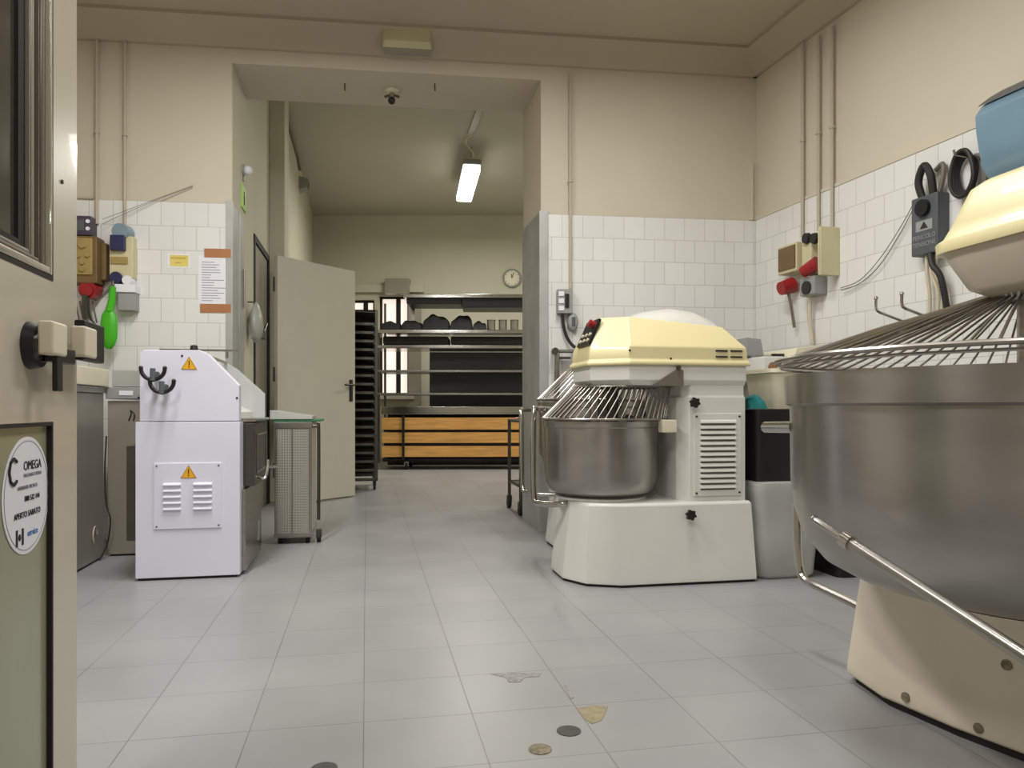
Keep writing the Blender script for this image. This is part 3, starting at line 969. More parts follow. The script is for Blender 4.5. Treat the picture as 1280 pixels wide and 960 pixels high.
# louvre hatch
hx0, hx1 = .47 * (192 - 169) / 132, .47 * (278 - 169) / 132
hz1, hz0 = H - 69 / F * 3.53, H - 152 / F * 3.53
ht = MB().box(hx0, hx1, -.007, 0, hz0, hz1).build('vent_hatch', 'bluewhite', R, bevel=0.004)
for (xa, xb) in ((.125, .205), (.26, .345)):
    mb = MB()
    for k in range(5):
        z = hz0 + .095 + k * .029
        mb.prism([(-.007, z - .006), (-.020, z - .003), (-.019, z + .003), (-.007, z + .011)], xa, xb, 'x')
    mb.build('louvre', 'bluewhite', ht, bevel=0.002)
for x in (hx0 + .014, hx1 - .014):
    for z in (hz0 + .014, hz1 - .014):
        MB().disc((x, -.007, z), (0, -1, 0), .004, .002, 10).build('screw', 'darksteel', ht)
warning(R, ((236 - 169) / 132 * .47, -.0072, H - 80 / F * 3.53), .072)
warning(R, ((236 - 169) / 132 * .47, .0035, H + 57 / F * 3.52), .072)
for px, py in ((196, 464), (207, 480)):
    hx, hz = (px - 169) / 132 * .47, H + (HZ - py) / F * 3.48
    mb = MB().tube([(hx + math.cos(a) * .052, -.07, hz + .012 + math.sin(a) * .052) for a in [PI * 1.02 + k * PI * .96 / 14 for k in range(15)]], .0095, 10)
    for s in (-1, 1):
        mb.ball((hx + s * .052, -.07, hz + .014), .0105, 10)
    mb.tube([(hx, -.07, hz - .04), (hx, -.03, hz - .02), (hx, 0.004, hz - .01)], .012, 10)
    hk = mb.build('hook', 'black', R)
    MB().tube([(hx, -.075, hz - .045), (hx, -.072, hz + .012)], .012, 10).build('hook_clip', 'greybox', hk)
for px, py in ((172, 497), (296, 497), (226, 444)):
    MB().disc(((px - 169) / 132 * .47 + .004, .004, H + (HZ - py) / F * 3.52), (0, -1, 0), .005, .003, 10).build('bolt', 'black', R)
mb = MB()
mb.box(.03, .42, .3, .32, 1.115, 1.125)
for x in (.11, .35):
    mb.box(x, x + .012, .3, .32, 1.08, 1.115)
mb.build('top_rail', 'steel', R)
MB().lathe([(.014, 0), (.02, .01), (.016, .03), (.001, .034)], (.24, .1, 1.097), 14).build('top_knob', 'black', R)

# ================================================================== CABINETS on the far left
Oc = FL(131, 697)
R = thing('steel_cabinet', 'grey steel counter cabinet beside the beige entrance door, cream slab on top', 'cabinet', Oc, AR)
MB().box(-.72, -.005, -1.15, 0, .01, .90).build('body', 'cabinet_side', R, bevel=0.004)
MB().box(-.71, -.02, -1.14, -.01, 0, .01).build('plinth', 'rubber', R)
MB().box(-.73, .005, -1.16, .005, .90, .935).build('top_rail', 'steel', R, bevel=0.003)
MB().box(-.73, .02, -1.16, .01, .936, 1.03).build('worktop', 'cream', R, bevel=0.006)
mb = MB().tube([(0.0, -.02, .12 + .0), (.006, -.02, .12)], .03, 16)
ls = MB().tube([(.004, -.16 + math.cos(a) * .03, .15 + math.sin(a) * .045) for a in [k * .4 for k in range(12)]], .004, 6)
ls.build('cable_loop', 'whitecable', R)
R2 = thing('drawer_cabinet', 'beige cabinet with a grey labelled drawer, between the white machine and wall', 'cabinet', Oc + XD * 0.0 + YD * .02, AR)
MB().box(0.005, .42, .01, .38, .01, .86).build('body', 'cabinet', R2, bevel=0.004)
MB().box(0.015, .41, .02, .37, 0, .01).build('plinth', 'rubber', R2)
dr = MB().box(0.0, .42, -.01, .38, .87, .935).build('drawer', 'grey', R2, bevel=0.004)
MB().box(.07, .14, -.013, -.009, .89, .915).build('drawer_label', 'paper', dr)
MB().box(0.03, .42, .0, .38, .936, 1.03).build('upper_tray', 'clad', R2, bevel=0.006)
mb = MB().tube(smooth_path([P(133, 545, 4.06), P(131, 590, 4.06), P(133, 630, 4.05), P(138, 650, 4.04), P(134, 680, 4.06), FL(128, 700) + Vector((0, -.03, .006))], 5), .004, 6)
tag(mb.build('hanging_cable', 'blackcable'), 'thin dark cord hanging down between the two left cabinets', 'cord')
mb = MB()
for s in (-1, 1):
    mb.tube(smooth_path([P(163, 513, 3.95), P(166 + 2 * s, 518, 3.94), P(164 + 3 * s, 526, 3.94)], 4), .004, 6)
tag(mb.build('black_hook', 'black'), 'small black hook at the edge of the beige drawer cabinet', 'hook')

# ================================================================== PERFORATED BIN behind the divider
Ob = FL(343, 681)
R = thing('perforated_bin', 'perforated steel bin on casters behind the cool white machine', 'bin', Ob, AR)
mb = MB().box(0, .215, 0, .40, .06, .70)
mb.build('body', 'perf', R, bevel=0.004)
mb = MB()
for x in (0.0, .20):
    for y in (-.004, .385):
        mb.box(x, x + .016, y, y + .016, .05, .72)
mb.box(-.004, .22, -.006, .404, .04, .065)
mb.box(-.004, .22, -.008, .404, .70, .735)
mb.box(.10, .108, -.006, .0, .06, .70)
mb.build('frame', 'steel', R, bevel=0.002)
mb = MB().tube(smooth_path([(.215, .02, .71), (.25, .02, .71), (.256, .02, .68), (.256, .02, .14)], 4), .011, 8)
mb.build('push_handle', 'darksteel', R)
for x, y in ((.03, .05), (.19, .05), (.03, .35), (.256, .05)):
    mb = MB().disc((x - .012, y, .03), (1, 0, 0), .03, .024, 18)
    cw = mb.build('caster', 'rubber', R)
    MB().box(x - .017, x + .017, y - .016, y + .016, .03, .08).build('caster_fork', 'darksteel', cw, bevel=.003)
pt = Ob + XD * -.03 + YD * .03
o = MB().loft([[(x, y, z) for x, y in ((0, 0), (.29, 0), (.29, .36), (0, .36))] for z in (0, .012)]).build('plastic_tray', 'greenedge', loc=pt + Vector((0, .04, .737)), rotz=AR, bevel=.004)
o.scale = (1, 1, 1)
tag(o, 'green plastic tray lying on the perforated bin, mostly under the grey lid', 'tray')
mb = MB().prism([(0, .0), (.25, 0), (.25, .02), (.02, .055), (0, .055)], 0, .32, 'y')
tag(mb.build('bin_lid', 'trans', loc=pt + Vector((-.01, .03, .751)), rotz=AR, bevel=.004), 'pale grey sloping lid resting on the green tray', 'lid')

# ================================================================== TRAY TROLLEY beyond the grey leaf
Ot = FL(441, 612)
TW, TD = .42, .55
Ot = Vector((P(472, 612, 7.45).x, 7.45, 0)) - XD * TW
R = thing('tray_trolley', 'tall dark rack trolley full of trays behind the grey door leaf', 'trolley', Ot, AR)
mb = MB()
for x in (0, TW - .025):
    for y in (0, TD - .025):
        mb.box(x, x + .025, y, y + .025, .09, 1.80)
mb.box(0, TW, 0, .025, .09, .12)
mb.box(0, TW, TD - .025, TD, .09, .12)
mb.box(0, TW, 0, TD, 1.775, 1.80)
mb.build('frame', 'darksteel', R, bevel=.002)
mb = MB()
for k in range(18):
    z = .17 + k * .086
    for x in (.025, TW - .04):
        mb.box(x, x + .015, 0, TD, z, z + .012)
mb.build('runners', 'darksteel', R)
for x in (.03, TW - .03):
    for y in (.04, TD - .04):
        cw = MB().disc((x - .012, y, .045), (1, 0, 0), .045, .024, 18).build('caster', 'rubber', R)
        MB().box(x - .018, x + .018, y - .02, y + .02, .045, .095).build('caster_fork', 'darksteel', cw)
MB().box(.02, TW - .02, TD + .001, TD + .008, .09, 1.78).build('back_panel', 'black', R)
tr = None
for k in range(18):
    z = .183 + k * .086
    if tr is None:
        w, d = TW - .06, TD - .02
        mb = MB().box(0, w, 0, d, 0, .004)
        mb.box(0, w, 0, .004, 0, .028)
        mb.box(0, w, d - .004, d, 0, .028)
        mb.box(0, .004, 0, d, 0, .028)
        mb.box(w - .004, w, 0, d, 0, .028)
        tr = mb.build('baking_tray', 'darksteel')
        o = tr
    else:
        o = tr.copy()
        C.objects.link(o)
    o.location = l2w(R, (.03, .005, z))
    o.rotation_euler = (0, 0, AR)
    tag(o, 'dark baking tray slid into the tall rack trolley', 'tray', 'trays in the rack trolley')
o = MB().box(0, .12, 0, .2, 0, .1).build('grey_box', 'cabinet', loc=l2w(R, (.05, .1, 1.801)), rotz=AR, bevel=.008)
tag(o, 'small grey-beige box lying on top of the rack trolley', 'box')

# ================================================================== LONG SHELVING in the far room
DS = 9.9
X0, X1 = (472 - 640) / F * DS, .55
def zs(y): return H + (HZ - y) / F * DS
R = thing('bread_shelving', 'long steel shelving unit on casters filling the far end of the passage', 'shelving', (0, DS, 0), 0.02)
DP = .62
mb = MB()
for x in (X0, X1 - .03):
    for y in (0.02, DP - .03):
        mb.box(x, x + .03, y, y + .03, .09, zs(372) if y > .3 or x > 0 else zs(415))
mb.build('post', 'darksteel', R, bevel=.002)
for yy, xa, th, m in ((370, -1.44, .05, 'chrome'), (414.5, X0 - .05, .05, 'chrome'), (433.5, X0 - .03, .045, 'chrome'), (464, X0, .03, 'steel'), (492.5, X0, .03, 'steel')):
    MB().box(xa, X1, 0, DP, zs(yy) - th / 2, zs(yy) + th / 2).build('shelf', m, R, bevel=.006)
MB().box(X0 + .05, X1, -.03, DP, zs(518), zs(508)).build('work_shelf', 'chrome', R, bevel=.008)
MB().box((532 - 640) / F * DS, X1, DP - .01, DP, zs(510), zs(436)).build('back_panel', 'greybox', R)
MB().box((505 - 640) / F * DS, (508 - 640) / F * DS + .05, .59, .62, zs(412), zs(366)).build('upright', 'chrome', R, bevel=.004)
MB().box(X0 + .05, X1, .14, DP, .10, .14).build('bottom_shelf', 'black', R)
MB().box(X0 + .05, X1, DP - .03, DP - .012, .02, zs(518)).build('lower_back_panel', 'black', R)
for xa, xb in ((478, 560), (563, 668)):
    MB().box((xa - 640) / F * DS, (xb - 640) / F * DS, .06, .52, zs(430.5), zs(420)).build('stored_slab', 'blackcloth', R, bevel=.02)
for x in ((508 - 640) / F * DS, .4):
    for y in (.05, DP - .08):
        cw = MB().disc((x - .018, y, .05), (1, 0, 0), .05, .036, 18).build('caster', 'rubber', R)
        MB().box(x - .03, x + .03, y - .03, y + .03, .05, .11).build('caster_fork', 'chrome', cw, bevel=.003)
mb = MB()
for z in (zs(538.5), zs(555.5)):
    mb.box(X0 + .08, X1 - .03, .05, DP - .04, z - .012, z + .012)
mb.box((505 - 640) / F * DS - .015, (505 - 640) / F * DS + .015, -.05, -.028, .1, zs(518))
mb.box((505 - 640) / F * DS - .015, (505 - 640) / F * DS + .015, -.05, .09, .1, .13)
mb.build('board_rack', 'black', R)
for k, (ya, yb, lb) in enumerate(((522, 537, 'topmost of three long pine boards under the steel work shelf'), (540.5, 553.5, 'middle one of three long pine boards under the steel work shelf'), (557.5, 571, 'lowest of three long pine boards, just above the casters'))):
    o = MB().box((478 - 640) / F * DS, X1 - .05, -.02, DP - .06, zs(yb), zs(ya)).build('pine_board', 'wood', loc=(0, DS, 0), rotz=.02, bevel=.004)
    tag(o, lb, 'board', 'pine boards in the shelving')
# black cloths heaped on the shelf
def lump(name, m, w, d, h, seed, label, cat, loc, group=None, nx=18, ny=8):
    rnd = random.Random(seed)
    ph = [rnd.uniform(0, 6) for _ in range(6)]
    top = []
    for j in range(ny + 1):
        for i in range(nx + 1):
            u, v = i / nx, j / ny
            e = (max(0.0, math.sin(PI * min(1, max(0, u))) ** .2) * max(0.0, math.sin(PI * v)) ** .35) if 0 < i < nx and 0 < j < ny else 0
            z = h * e * (.84 + .07 * math.sin(6 * u + ph[0]) + .05 * math.sin(13 * u + 5 * v + ph[1]) + .04 * math.sin(11 * v + ph[2]))
            top.append(((u - .5) * w, (v - .5) * d, max(0.002, z)))
    fs = []
    for j in range(ny):
        for i in range(nx):
            a = j * (nx + 1) + i
            fs.append((a, a + 1, a + nx + 2, a + nx + 1))
    n = len(top)
    border = [i for i in range(nx + 1)] + [j * (nx + 1) + nx for j in range(1, ny + 1)] + [ny * (nx + 1) + i for i in range(nx - 1, -1, -1)] + [j * (nx + 1) for j in range(ny - 1, 0, -1)]
    mb = MB()
    vs = list(top)
    idx = {}
    for b in border:
        idx[b] = len(vs)
        vs.append((top[b][0], top[b][1], 0))
    for k in range(len(border)):
        a, b = border[k], border[(k + 1) % len(border)]
        fs.append((b, a, idx[a], idx[b]))
    fs.append(tuple(idx[b] for b in border))
    mb.add(vs, fs)
    return tag(mb.build(name, m, loc=loc, smooth=60), label, cat, group)


zsh = zs(414.5) + .026
for (pa, pb, h, lb) in ((474, 499, .17, 'small black proofing cloth heap at the window end of the shelf'), (499, 526, .18, 'low black cloth heap beside the tallest heap'), (526, 561, .27, 'tallest black cloth heap, mid-shelf'), (561, 590, .25, 'wide black cloth heap sagging towards the steel tins'), (590, 608, .16, 'flat black cloth next to the steel tins')):
    lump('black_cloth', 'blackcloth', (pb - pa) / F * DS - .004, .5, h, pa, lb, 'cloth', (((pa + pb) / 2 - 640) / F * DS, DS + .3, zsh), 'black cloths on the shelf')
# steel tins
for k, px in enumerate((614, 628.5, 643)):
    w = .055
    mb = MB().lathe([(w * .92, 0), (w, .004), (w, .135), (w + .006, .138), (w + .006, .146), (w - .004, .146), (w - .006, .01), (.001, .008)], (0, 0, 0), 24)
    o = mb.build('steel_tin', 'steel', loc=((px - 640) / F * (DS + .15), DS + .15, zsh))
    tag(o, ('shiny steel tin nearest the black cloths on the shelf', 'middle one of three shiny steel tins on the shelf', 'shiny steel tin nearest the steel-clad jamb')[k], 'tin', 'steel tins on the shelf')
# black trays stored under the top shelf
for k, (pa, pb, ya, yb, lb) in enumerate(((508, 576.5, 372.4, 379.5, 'dark tray stack hung under the top shelf, thinner end by the window'), (577, 655, 372.4, 384, 'thicker dark tray under the top shelf, by the clock'))):
    o = MB().box((pa - 640) / F * DS, (pb - 640) / F * DS + (.3 if k else 0), .03, .55, zs(yb), zs(ya)).build('dark_tray', 'black', loc=(0, DS, 0), rotz=.02, bevel=.01)
    tag(o, lb, 'tray', 'trays under the top shelf')
# wall clock
pc = P(640, 348, DBK - .001)
R = thing('wall_clock', 'round grey-rimmed wall clock high on the far wall', 'clock', pc)
MB().disc((0, 0, 0), (0, -1, 0), .15, .03, 40, .145).build('case', 'cabinet', R)
MB().tube([(math.cos(2 * PI * k / 40) * .135, -.03, math.sin(2 * PI * k / 40) * .135) for k in range(40)], .016, 8, closed=True).build('rim', 'grey', R)
MB().disc((0, -.03, 0), (0, -1, 0), .122, .003, 40).build('dial', 'cream', R)
mb = MB()
for k in range(12):
    a = PI * k / 6
    mb.tube([(math.sin(a) * .095, -.034, math.cos(a) * .095), (math.sin(a) * .112, -.034, math.cos(a) * .112)], .004, 5)
mb.build('hour_mark', 'darkink', R)
MB().tube([(0, -.036, 0), (-.012, -.036, .062)], .006, 5).build('hour_hand', 'darkink', R)
MB().tube([(0, -.038, 0), (.03, -.038, .09)], .004, 5).build('minute_hand', 'darkink', R)

# fluorescent lamp in the far room
la, lb = P(590, 204, 8.7), P(580, 247, 10.0)
zl = 3.62
dv = (Vector((lb.x, lb.y, 0)) - Vector((la.x, la.y, 0)))
R = thing('ceiling_lamp', 'lit fluorescent batten hanging in the far room', 'lamp', (la.x, la.y, zl), math.atan2(dv.y, dv.x))
LN = dv.length
MB().box(-.04, LN + .03, -.11, .11, .04, .10).build('housing', 'grey', R, bevel=.01)
MB().box(0, LN, -.10, .10, -.03, .045).build('diffuser', 'lamp', R, bevel=.015)
mb = MB()
for x in (.1, LN - .1):
    mb.tube([(x, 0, .1), (x, 0, .285)], .008)
mb.build('hanger_rod', 'steel', R)
q0, q1 = P(606, 140, 7.35), P(588, 188, 8.35)
q0.z = q1.z = 3.892
mb = MB()
dq = (q1 - q0).normalized()
mb.obox((q0 + q1) / 2, dq, Vector((-dq.y, dq.x, 0)), Vector((0, 0, 1)), (q1 - q0).length, .075, .016)
tag(mb.build('cable_duct', 'cabinet', bevel=.004), 'flat grey cable duct on the far ceiling leading to the lamp', 'cable duct')
mb = MB().tube(smooth_path([q1, q1 + Vector((-.06, .12, -.05)), Vector((la.x + .02, la.y - .1, zl + .14)), Vector((la.x, la.y + .02, zl + .11))], 5), .01, 6)
tag(mb.build('lamp_cable', 'whitecable'), 'short cable drooping from ceiling duct to the lamp', 'cable')
R = thing('security_camera', 'small ceiling device with a dark ball under the opening head', 'camera', P(490, 128, 4.99))
zz = 3.0
R.location = (P(490, 128, 5.22).x, 5.22, 3.0)
R.location = Vector(((490 - 640) / F * 5.10, 5.10, 2.998))
MB().disc((0, 0, 0), (0, 0, -1), .05, .018, 20, .035).build('base', 'cream', R)
MB().tube([(0, 0, -.015), (0, 0, -.05)], .016, 10).build('stem', 'chrome', R)
mb = MB()
for s in (-1, 1):
    mb.tube([(0, 0, -.03), (s * .05, -.01, -.05)], .009, 8)
mb.build('arm', 'darksteel', R)
MB().ball((0, -.01, -.075), .026, 16).build('ball', 'black', R)
for px, py, lb in ((431, 112, 'small dark hook under the opening head, towards the passage door'), (543.5, 120, 'small dark hook under the opening head, on the lamp side')):
    d = 5.0
    x = (px - 640) / F * d
    mb = MB().tube([(0, 0, 0), (0, 0, -.045)], .005, 6)
    mb.tube([(0, 0, -.045), (.004, -.012, -.052), (.004, -.02, -.04)], .004, 6)
    tag(mb.build('ceiling_hook', 'darksteel', loc=(x, d, 3.0)), lb, 'hook')
# wires, green sign, lamp and dome on the passage wall
pg = onL(303, 248)
R = thing('exit_sign', 'small bright green sign on the passage wall', 'sign', pg, AL)
MB().box(-.085, .085, -.012, 0, -.08, .08).build('sign_plate', 'sign_green', R, bevel=.002)
mb = MB().box(-.02, .012, -.014, -.012, -.045, .015)
mb.ball((-.004, -.013, .032), .013, 10, (1, .15, 1))
mb.build('figure_mark', 'darkink', R)
R = thing('bulkhead_lamp', 'small round white lamp above the green sign', 'lamp', onL(303, 213), AL)
MB().disc((0, 0, 0), (0, -1, 0), .04, .015, 20).build('base', 'grey', R)
MB().ball((0, -.035, 0), .032, 16).build('globe', 'paper', R)
MB().tube([(0, -.008, -.04), (0, -.008, -.075)], .006, 6).build('cable_tail', 'darksteel', R)
mb = MB()
for k in range(1):
    pts = [Vector(lw(d, -.012) + (3.86,)) for d in (6.95, 8.0, 9.0)] + [Vector(lw(9.3, -.02) + (3.80,))]
    mb.tube(pts, .018, 6)
tag(mb.build('wall_cable', 'cable'), 'dark cable run along the top of the far passage wall', 'cable')
R = thing('speaker_box', 'small grey box high on the far passage wall at the cable end', 'box', Vector(lw(9.45, 0) + (3.65,)), AL)
MB().prism([(0, -.08), (-.10, -.05), (-.12, .06), (0, .09)], -.1, .1, 'x').build('housing', 'grey', R, bevel=.008)
MB().prism([(-.108, -.03), (-.116, .03), (-.118, .03), (-.110, -.03)], -.07, .07, 'x').build('face', 'greybox', R)
# plastic bag with scraper hanging by the doorway
pb = onL(309, 395, .0)
R = thing('hanging_bag', 'crumpled milky plastic bag on a hook beside the passage doorway', 'bag', pb, AL)
MB().tube([(0, 0, .1), (0, -.05, .1), (0, -.055, .12)], .005, 6).build('wall_hook', 'darksteel', R)
mb = MB()
rg = []
for z, w in ((.10, .012), (.06, .05), (0, .085), (-.08, .10), (-.15, .075), (-.19, .02)):
    rg.append([(math.cos(a) * w * (1 + .14 * math.sin(3 * a + z * 30)), -.06 + math.sin(a) * w * .5 * (1 + .2 * math.sin(5 * a + z * 20)), z) for a in [2 * PI * k / 20 for k in range(20)]])
MB().loft(rg).build('bag_film', 'bag', R, smooth=70)
mb = MB().box(.0, .09, -.12, -.075, -.16, -.10)
mb.tube([(.05, -.1, -.12), (.19, -.11, -.03)], .010, 8)
mb.build('scraper', 'darksteel', R, bevel=.004)
o = MB().tube([(0, 0, .0), (0, 0, .26)], .009, 8).build('pipe_stub', 'steel', loc=onL(305.5, 385, .02) , rotz=0)
tag(o, 'short thin vertical steel pipe above the milky bag', 'pipe')

# ================================================================== THINGS ON THE END WALL
def pipe_run(name, m, wall, pts, r, label, cat, off=.014):
    w = [wall(px, py, off) for px, py in pts]
    if len(w) == 2:                      # true verticals
        w[0].x, w[0].y = w[1].x, w[1].y
    mb = MB().tube(w, r, 8)
    o = mb.build(name, m)
    zb = min(v.z for v in w)
    if len(w) == 2:
        mb2 = MB()
        n = max(2, int((w[0] - w[1]).length / .6))
        for k in range(1, n):
            p = w[0].lerp(w[1], k / n)
            mb2.disc(p - Vector((0, 0, .008)), (0, 0, 1), r * 1.5, .016, 10)
        mb2.build('pipe_clip', m, o)
    return tag(o, label, cat)


pipe_run('conduit', 'conduit', onB, [(121, 50), (121, 280)], .011, 'painted conduit rising from the brown socket box, nearer the entrance door', 'conduit', .024)
pipe_run('conduit', 'conduit', onB, [(156, 52), (156, 285)], .010, 'painted conduit rising from the grey-blue socket', 'conduit', .024)
pipe_run('conduit', 'conduit', onB, [(712, 92), (713, 361)], .011, 'painted conduit down the end wall to the grey switch box', 'conduit', .024)
mb = MB().tube([onB(92, 247, .02), onB(117, 248, .02)], .007, 8)
tag(mb.build('pipe_stub', 'conduit'), 'short horizontal pipe stub beside the conduit near the entrance door', 'pipe')
for k, dy in enumerate((0, 6)):
    mb = MB().tube(smooth_path([onB(128, 274 + dy, .06), onB(150, 266 + dy * .6, .055), onB(200, 247 + dy * .2, .03), onB(241, 232 + dy * .2, .014)], 5), .0016, 5)
    tag(mb.build('slack_wire', 'cable'), ('upper of two thin slack wires strung over the tiles from the brown socket', 'lower of two thin slack wires strung over the tiles from the brown socket')[k], 'wire')


def wbox(mb, px0, px1, py0, py1, ref, y0, y1, wall=None):
    """box from a pixel rectangle, in the local frame of a thing standing at ref on the end wall"""
    sc = ref.y / F
    mb.box((px0 - ref_px[0]) * sc, (px1 - ref_px[0]) * sc, y0, y1, (ref_px[1] - py1) * sc, (ref_px[1] - py0) * sc)
    return mb


def L(px, py):
    sc = cur.y / F
    return ((px - ref_px[0]) * sc, (ref_px[1] - py) * sc)


def start(px, py, wall=onB, a=AB):
    global cur, ref_px
    cur = wall(px, py, .012)
    ref_px = (px, py)
    return cur


# dark violet box
p = start(109, 289)
R = thing('junction_box', 'small dark violet box above the brown socket box', 'electrical box', p, AB)
wbox(MB(), 96, 121, 274, 298, p, -.09, 0).build('housing', 'purple', R, bevel=.006)
wbox(MB(), 98, 113, 279, 293, p, -.094, -.088).build('lid', 'greybox', R, bevel=.003)
for py in (281, 290):
    x, z = L(117.5, py)
    MB().disc((x, -.09, z), (0, -1, 0), .012, .006, 12).build('indicator', 'paper', R)
# brown interlocked socket box with red plug
p = start(116, 330)
R = thing('socket_box', 'brown industrial socket box with round red plug beside the entrance door', 'electrical box', p, AB)
wbox(MB(), 97, 131, 300, 358, p, -.12, 0).build('housing', 'brown', R, bevel=.012)
wbox(MB(), 131, 137, 306, 352, p, -.07, 0).build('side_cover', 'brown', R, bevel=.006)
fc = wbox(MB(), 104, 126, 303, 348, p, -.13, -.118).build('face_plate', 'olive', R, bevel=.006)
mb = MB()
for px, py, rr in ((115, 311, .03), (110, 325, .017), (121, 324, .017), (115, 333, .017), (115, 341, .02)):
    x, z = L(px, py)
    mb.disc((x, -.13, z), (0, -1, 0), rr, .010, 20, rr * .8)
mb.build('knob', 'olive', fc)
x, z = L(119, 364)
mb = MB().disc((x, -.02, z), (0, -1, -.12), .056, .09, 24, .052)
pl = mb.build('plug', 'red', R)
MB().disc((x, -.11, z - .012), (0, -1, -.12), .034, .015, 18).build('plug_cap', 'red', pl)
mb = MB()
x2, z2 = L(118, 378)
mb.tube(smooth_path([(x, -.11, z - .04), (x2 - .01, -.10, z2), (x2 - .02, -.06, z2 - .10), (x2 + .02, -.05, z2 - .16)], 5), .022, 10)
mb.build('plug_cable', 'darksteel', R)
x2, z2 = L(130, 366)
MB().tube([(x2 + .045, -.02, z2 + .04), (x2 - .05, -.02, z2 - .05)], .008, 8).build('stay_bar', 'grey', R)
mb = MB()
for k in range(5):
    x2, z2 = L(100 + k * 5, 378)
    mb.tube(smooth_path([(x2, -.05, z2), (x2 + .012, -.06, z2 - .05), (x2 + .02, -.04, z2 - .13)], 4), .005, 6)
o = mb.build('cable_bundle', 'cable', R)
# grey-blue socket
p = start(158, 316)
R = thing('wall_socket', 'grey-blue rounded wall socket with navy plug, above the green scoop', 'socket', p, AB)
x, z = L(157, 293)
MB().disc((x, 0, z), (0, -1, 0), .055, .09, 28, .048).build('dome', 'greyblue', R)
wbox(MB(), 143, 171, 298, 350, p, -.07, 0).build('housing', 'beige', R, bevel=.008)
wbox(MB(), 146, 163, 298, 317, p, -.10, -.066).build('socket_cover', 'navy', R, bevel=.005)
wbox(MB(), 145, 165, 324, 333, p, -.078, -.068).build('name_strip', 'olive', R, bevel=.003)
x, z = L(152, 350)
MB().disc((x, -.02, z), (0, -1, 0), .036, .07, 20).build('plug', 'navy', R)
x, z = L(165, 353)
MB().disc((x, -.02, z), (0, -1, 0), .028, .07, 20).build('second_plug', 'paper', R)
p = start(163, 376)
R = thing('holder_box', 'small grey and white holder below the grey-blue socket', 'holder', p, AB)
wbox(MB(), 151, 175, 358, 368, p, -.09, 0).build('lid', 'paper', R, bevel=.004)
wbox(MB(), 154, 174, 368, 390, p, -.08, 0).build('body', 'grey', R, bevel=.006)
# green scoop
p = start(147, 400)
R = thing('green_scoop', 'bright green long-handled plastic scoop hanging on the tiles', 'scoop', p, AB)
mb = MB()
pts = [(150, 362), (149, 378), (146, 392)]
mb.tube([(L(a, b)[0], -.11, L(a, b)[1]) for a, b in pts], .018, 10, r1=.024)
hd = mb.build('handle', 'green', R)
rg = []
for py, w, dd_ in ((391, .024, .016), (397, .042, .02), (410, .05, .026), (424, .048, .026), (433, .034, .02), (438, .014, .01)):
    x, z = L(145.5, py)
    rg.append([(x + math.cos(a) * w, -.11 + math.sin(a) * dd_, z) for a in [2 * PI * k / 24 for k in range(24)]])
MB().loft(rg).build('blade', 'green', R, smooth=60)
x, z = L(150, 360)
MB().tube([(x, 0, z + .02), (x, -.11, z + .02), (x, -.115, z)], .006, 8).build('hanging_peg', 'darksteel', R)
# yellow label and the taped sheet
p = start(223, 326)
R = thing('wall_label', 'small yellow printed label on the white tiles', 'label', p, AB)
wbox(MB(), 210, 237, 317, 335, p, -.0015, 0).build('backing', 'paper', R)
wbox(MB(), 213, 235, 319, 333, p, -.0025, -.0015).build('label_face', 'label_yellow', R)
text('ATTENZIONE', .015, 'tape', R, (.0, -.003, .016), RX, 'label_lettering')
text('pulire', .015, 'tape', R, (.0, -.003, -.012), RX, 'label_lettering')
p = start(268, 350)
R = thing('notice_sheet', 'white notice sheet fixed with brown tape above and below', 'paper sheet', p, AB)
wbox(MB(), 249, 289, 320, 382, p, -.002, 0).build('sheet', 'paper', R)
mb = MB()
rnd = random.Random(3)
for k in range(16):
    z = L(0, 328 + k * 3.2)[1]
    x0 = L(253, 0)[0]
    mb.box(x0, x0 + rnd.uniform(.05, .15), -.0026, -.002, z - .002, z + .002)
mb.build('printed_text', 'ink', R)
for (a, b, c, d_) in ((256, 288, 311, 322), (251, 288, 380, 391)):
    wbox(MB(), a, b, c, d_, p, -.004, -.0026).build('tape_strip', 'tape', R)
# right part: switch box, plug, tap
p = start(705, 378)
R = thing('switch_box', 'grey switch box with black rocker at the foot of the end wall conduit', 'electrical box', p, AB)
wbox(MB(), 695, 714, 363, 393, p, -.06, 0).build('housing', 'grey', R, bevel=.006)
wbox(MB(), 704, 709, 369, 386, p, -.072, -.058).build('rocker', 'black', R, bevel=.003)
mb = MB()
for k in range(3):
    wbox(mb, 696, 703, 366 + 9 * k, 372 + 9 * k, p, -.066, -.058)
mb.build('module', 'paper', R, bevel=.003)
mb = MB()
pts = [(703, 393, .03), (704, 405, .03), (708, 420, .03), (716, 432, .05), (727, 437, .10)]
mb.tube(smooth_path([onB(a, b, c + .012) for a, b, c in pts], 5), .011, 8)
tag(mb.build('power_cable', 'blackcable'), 'thick dark cable curving from the grey switch box to the mixers', 'cable')
p = start(715, 403)
R = thing('wall_outlet', 'oval grey outlet below the grey switch box', 'outlet', p, AB)
rg = []
for y, k in ((0, 1), (-.04, .95), (-.05, .7)):
    rg.append([(math.cos(a) * .036 * k, y, math.sin(a) * .062 * k) for a in [2 * PI * i / 28 for i in range(28)]])
MB().loft(rg).build('housing', 'grey', R, smooth=50)
MB().box(-.012, .012, -.056, -.049, -.03, .03).build('cover', 'greybox', R, bevel=.003)
R = thing('water_tap', 'wall pipe with valve beside the steel-clad jamb, behind the mixers', 'tap', onB(700, 440, .012), AB)
mb = MB().tube([(-.05, 0, 0), (-.05, -.06, 0)], .012, 10)
mb.tube([(-.05, -.06, 0), (.17, -.06, 0)], .012, 10)
mb.tube([(-.03, -.06, .0), (-.03, -.06, -.40)], .018, 10)
mb.build('pipe', 'steel', R)
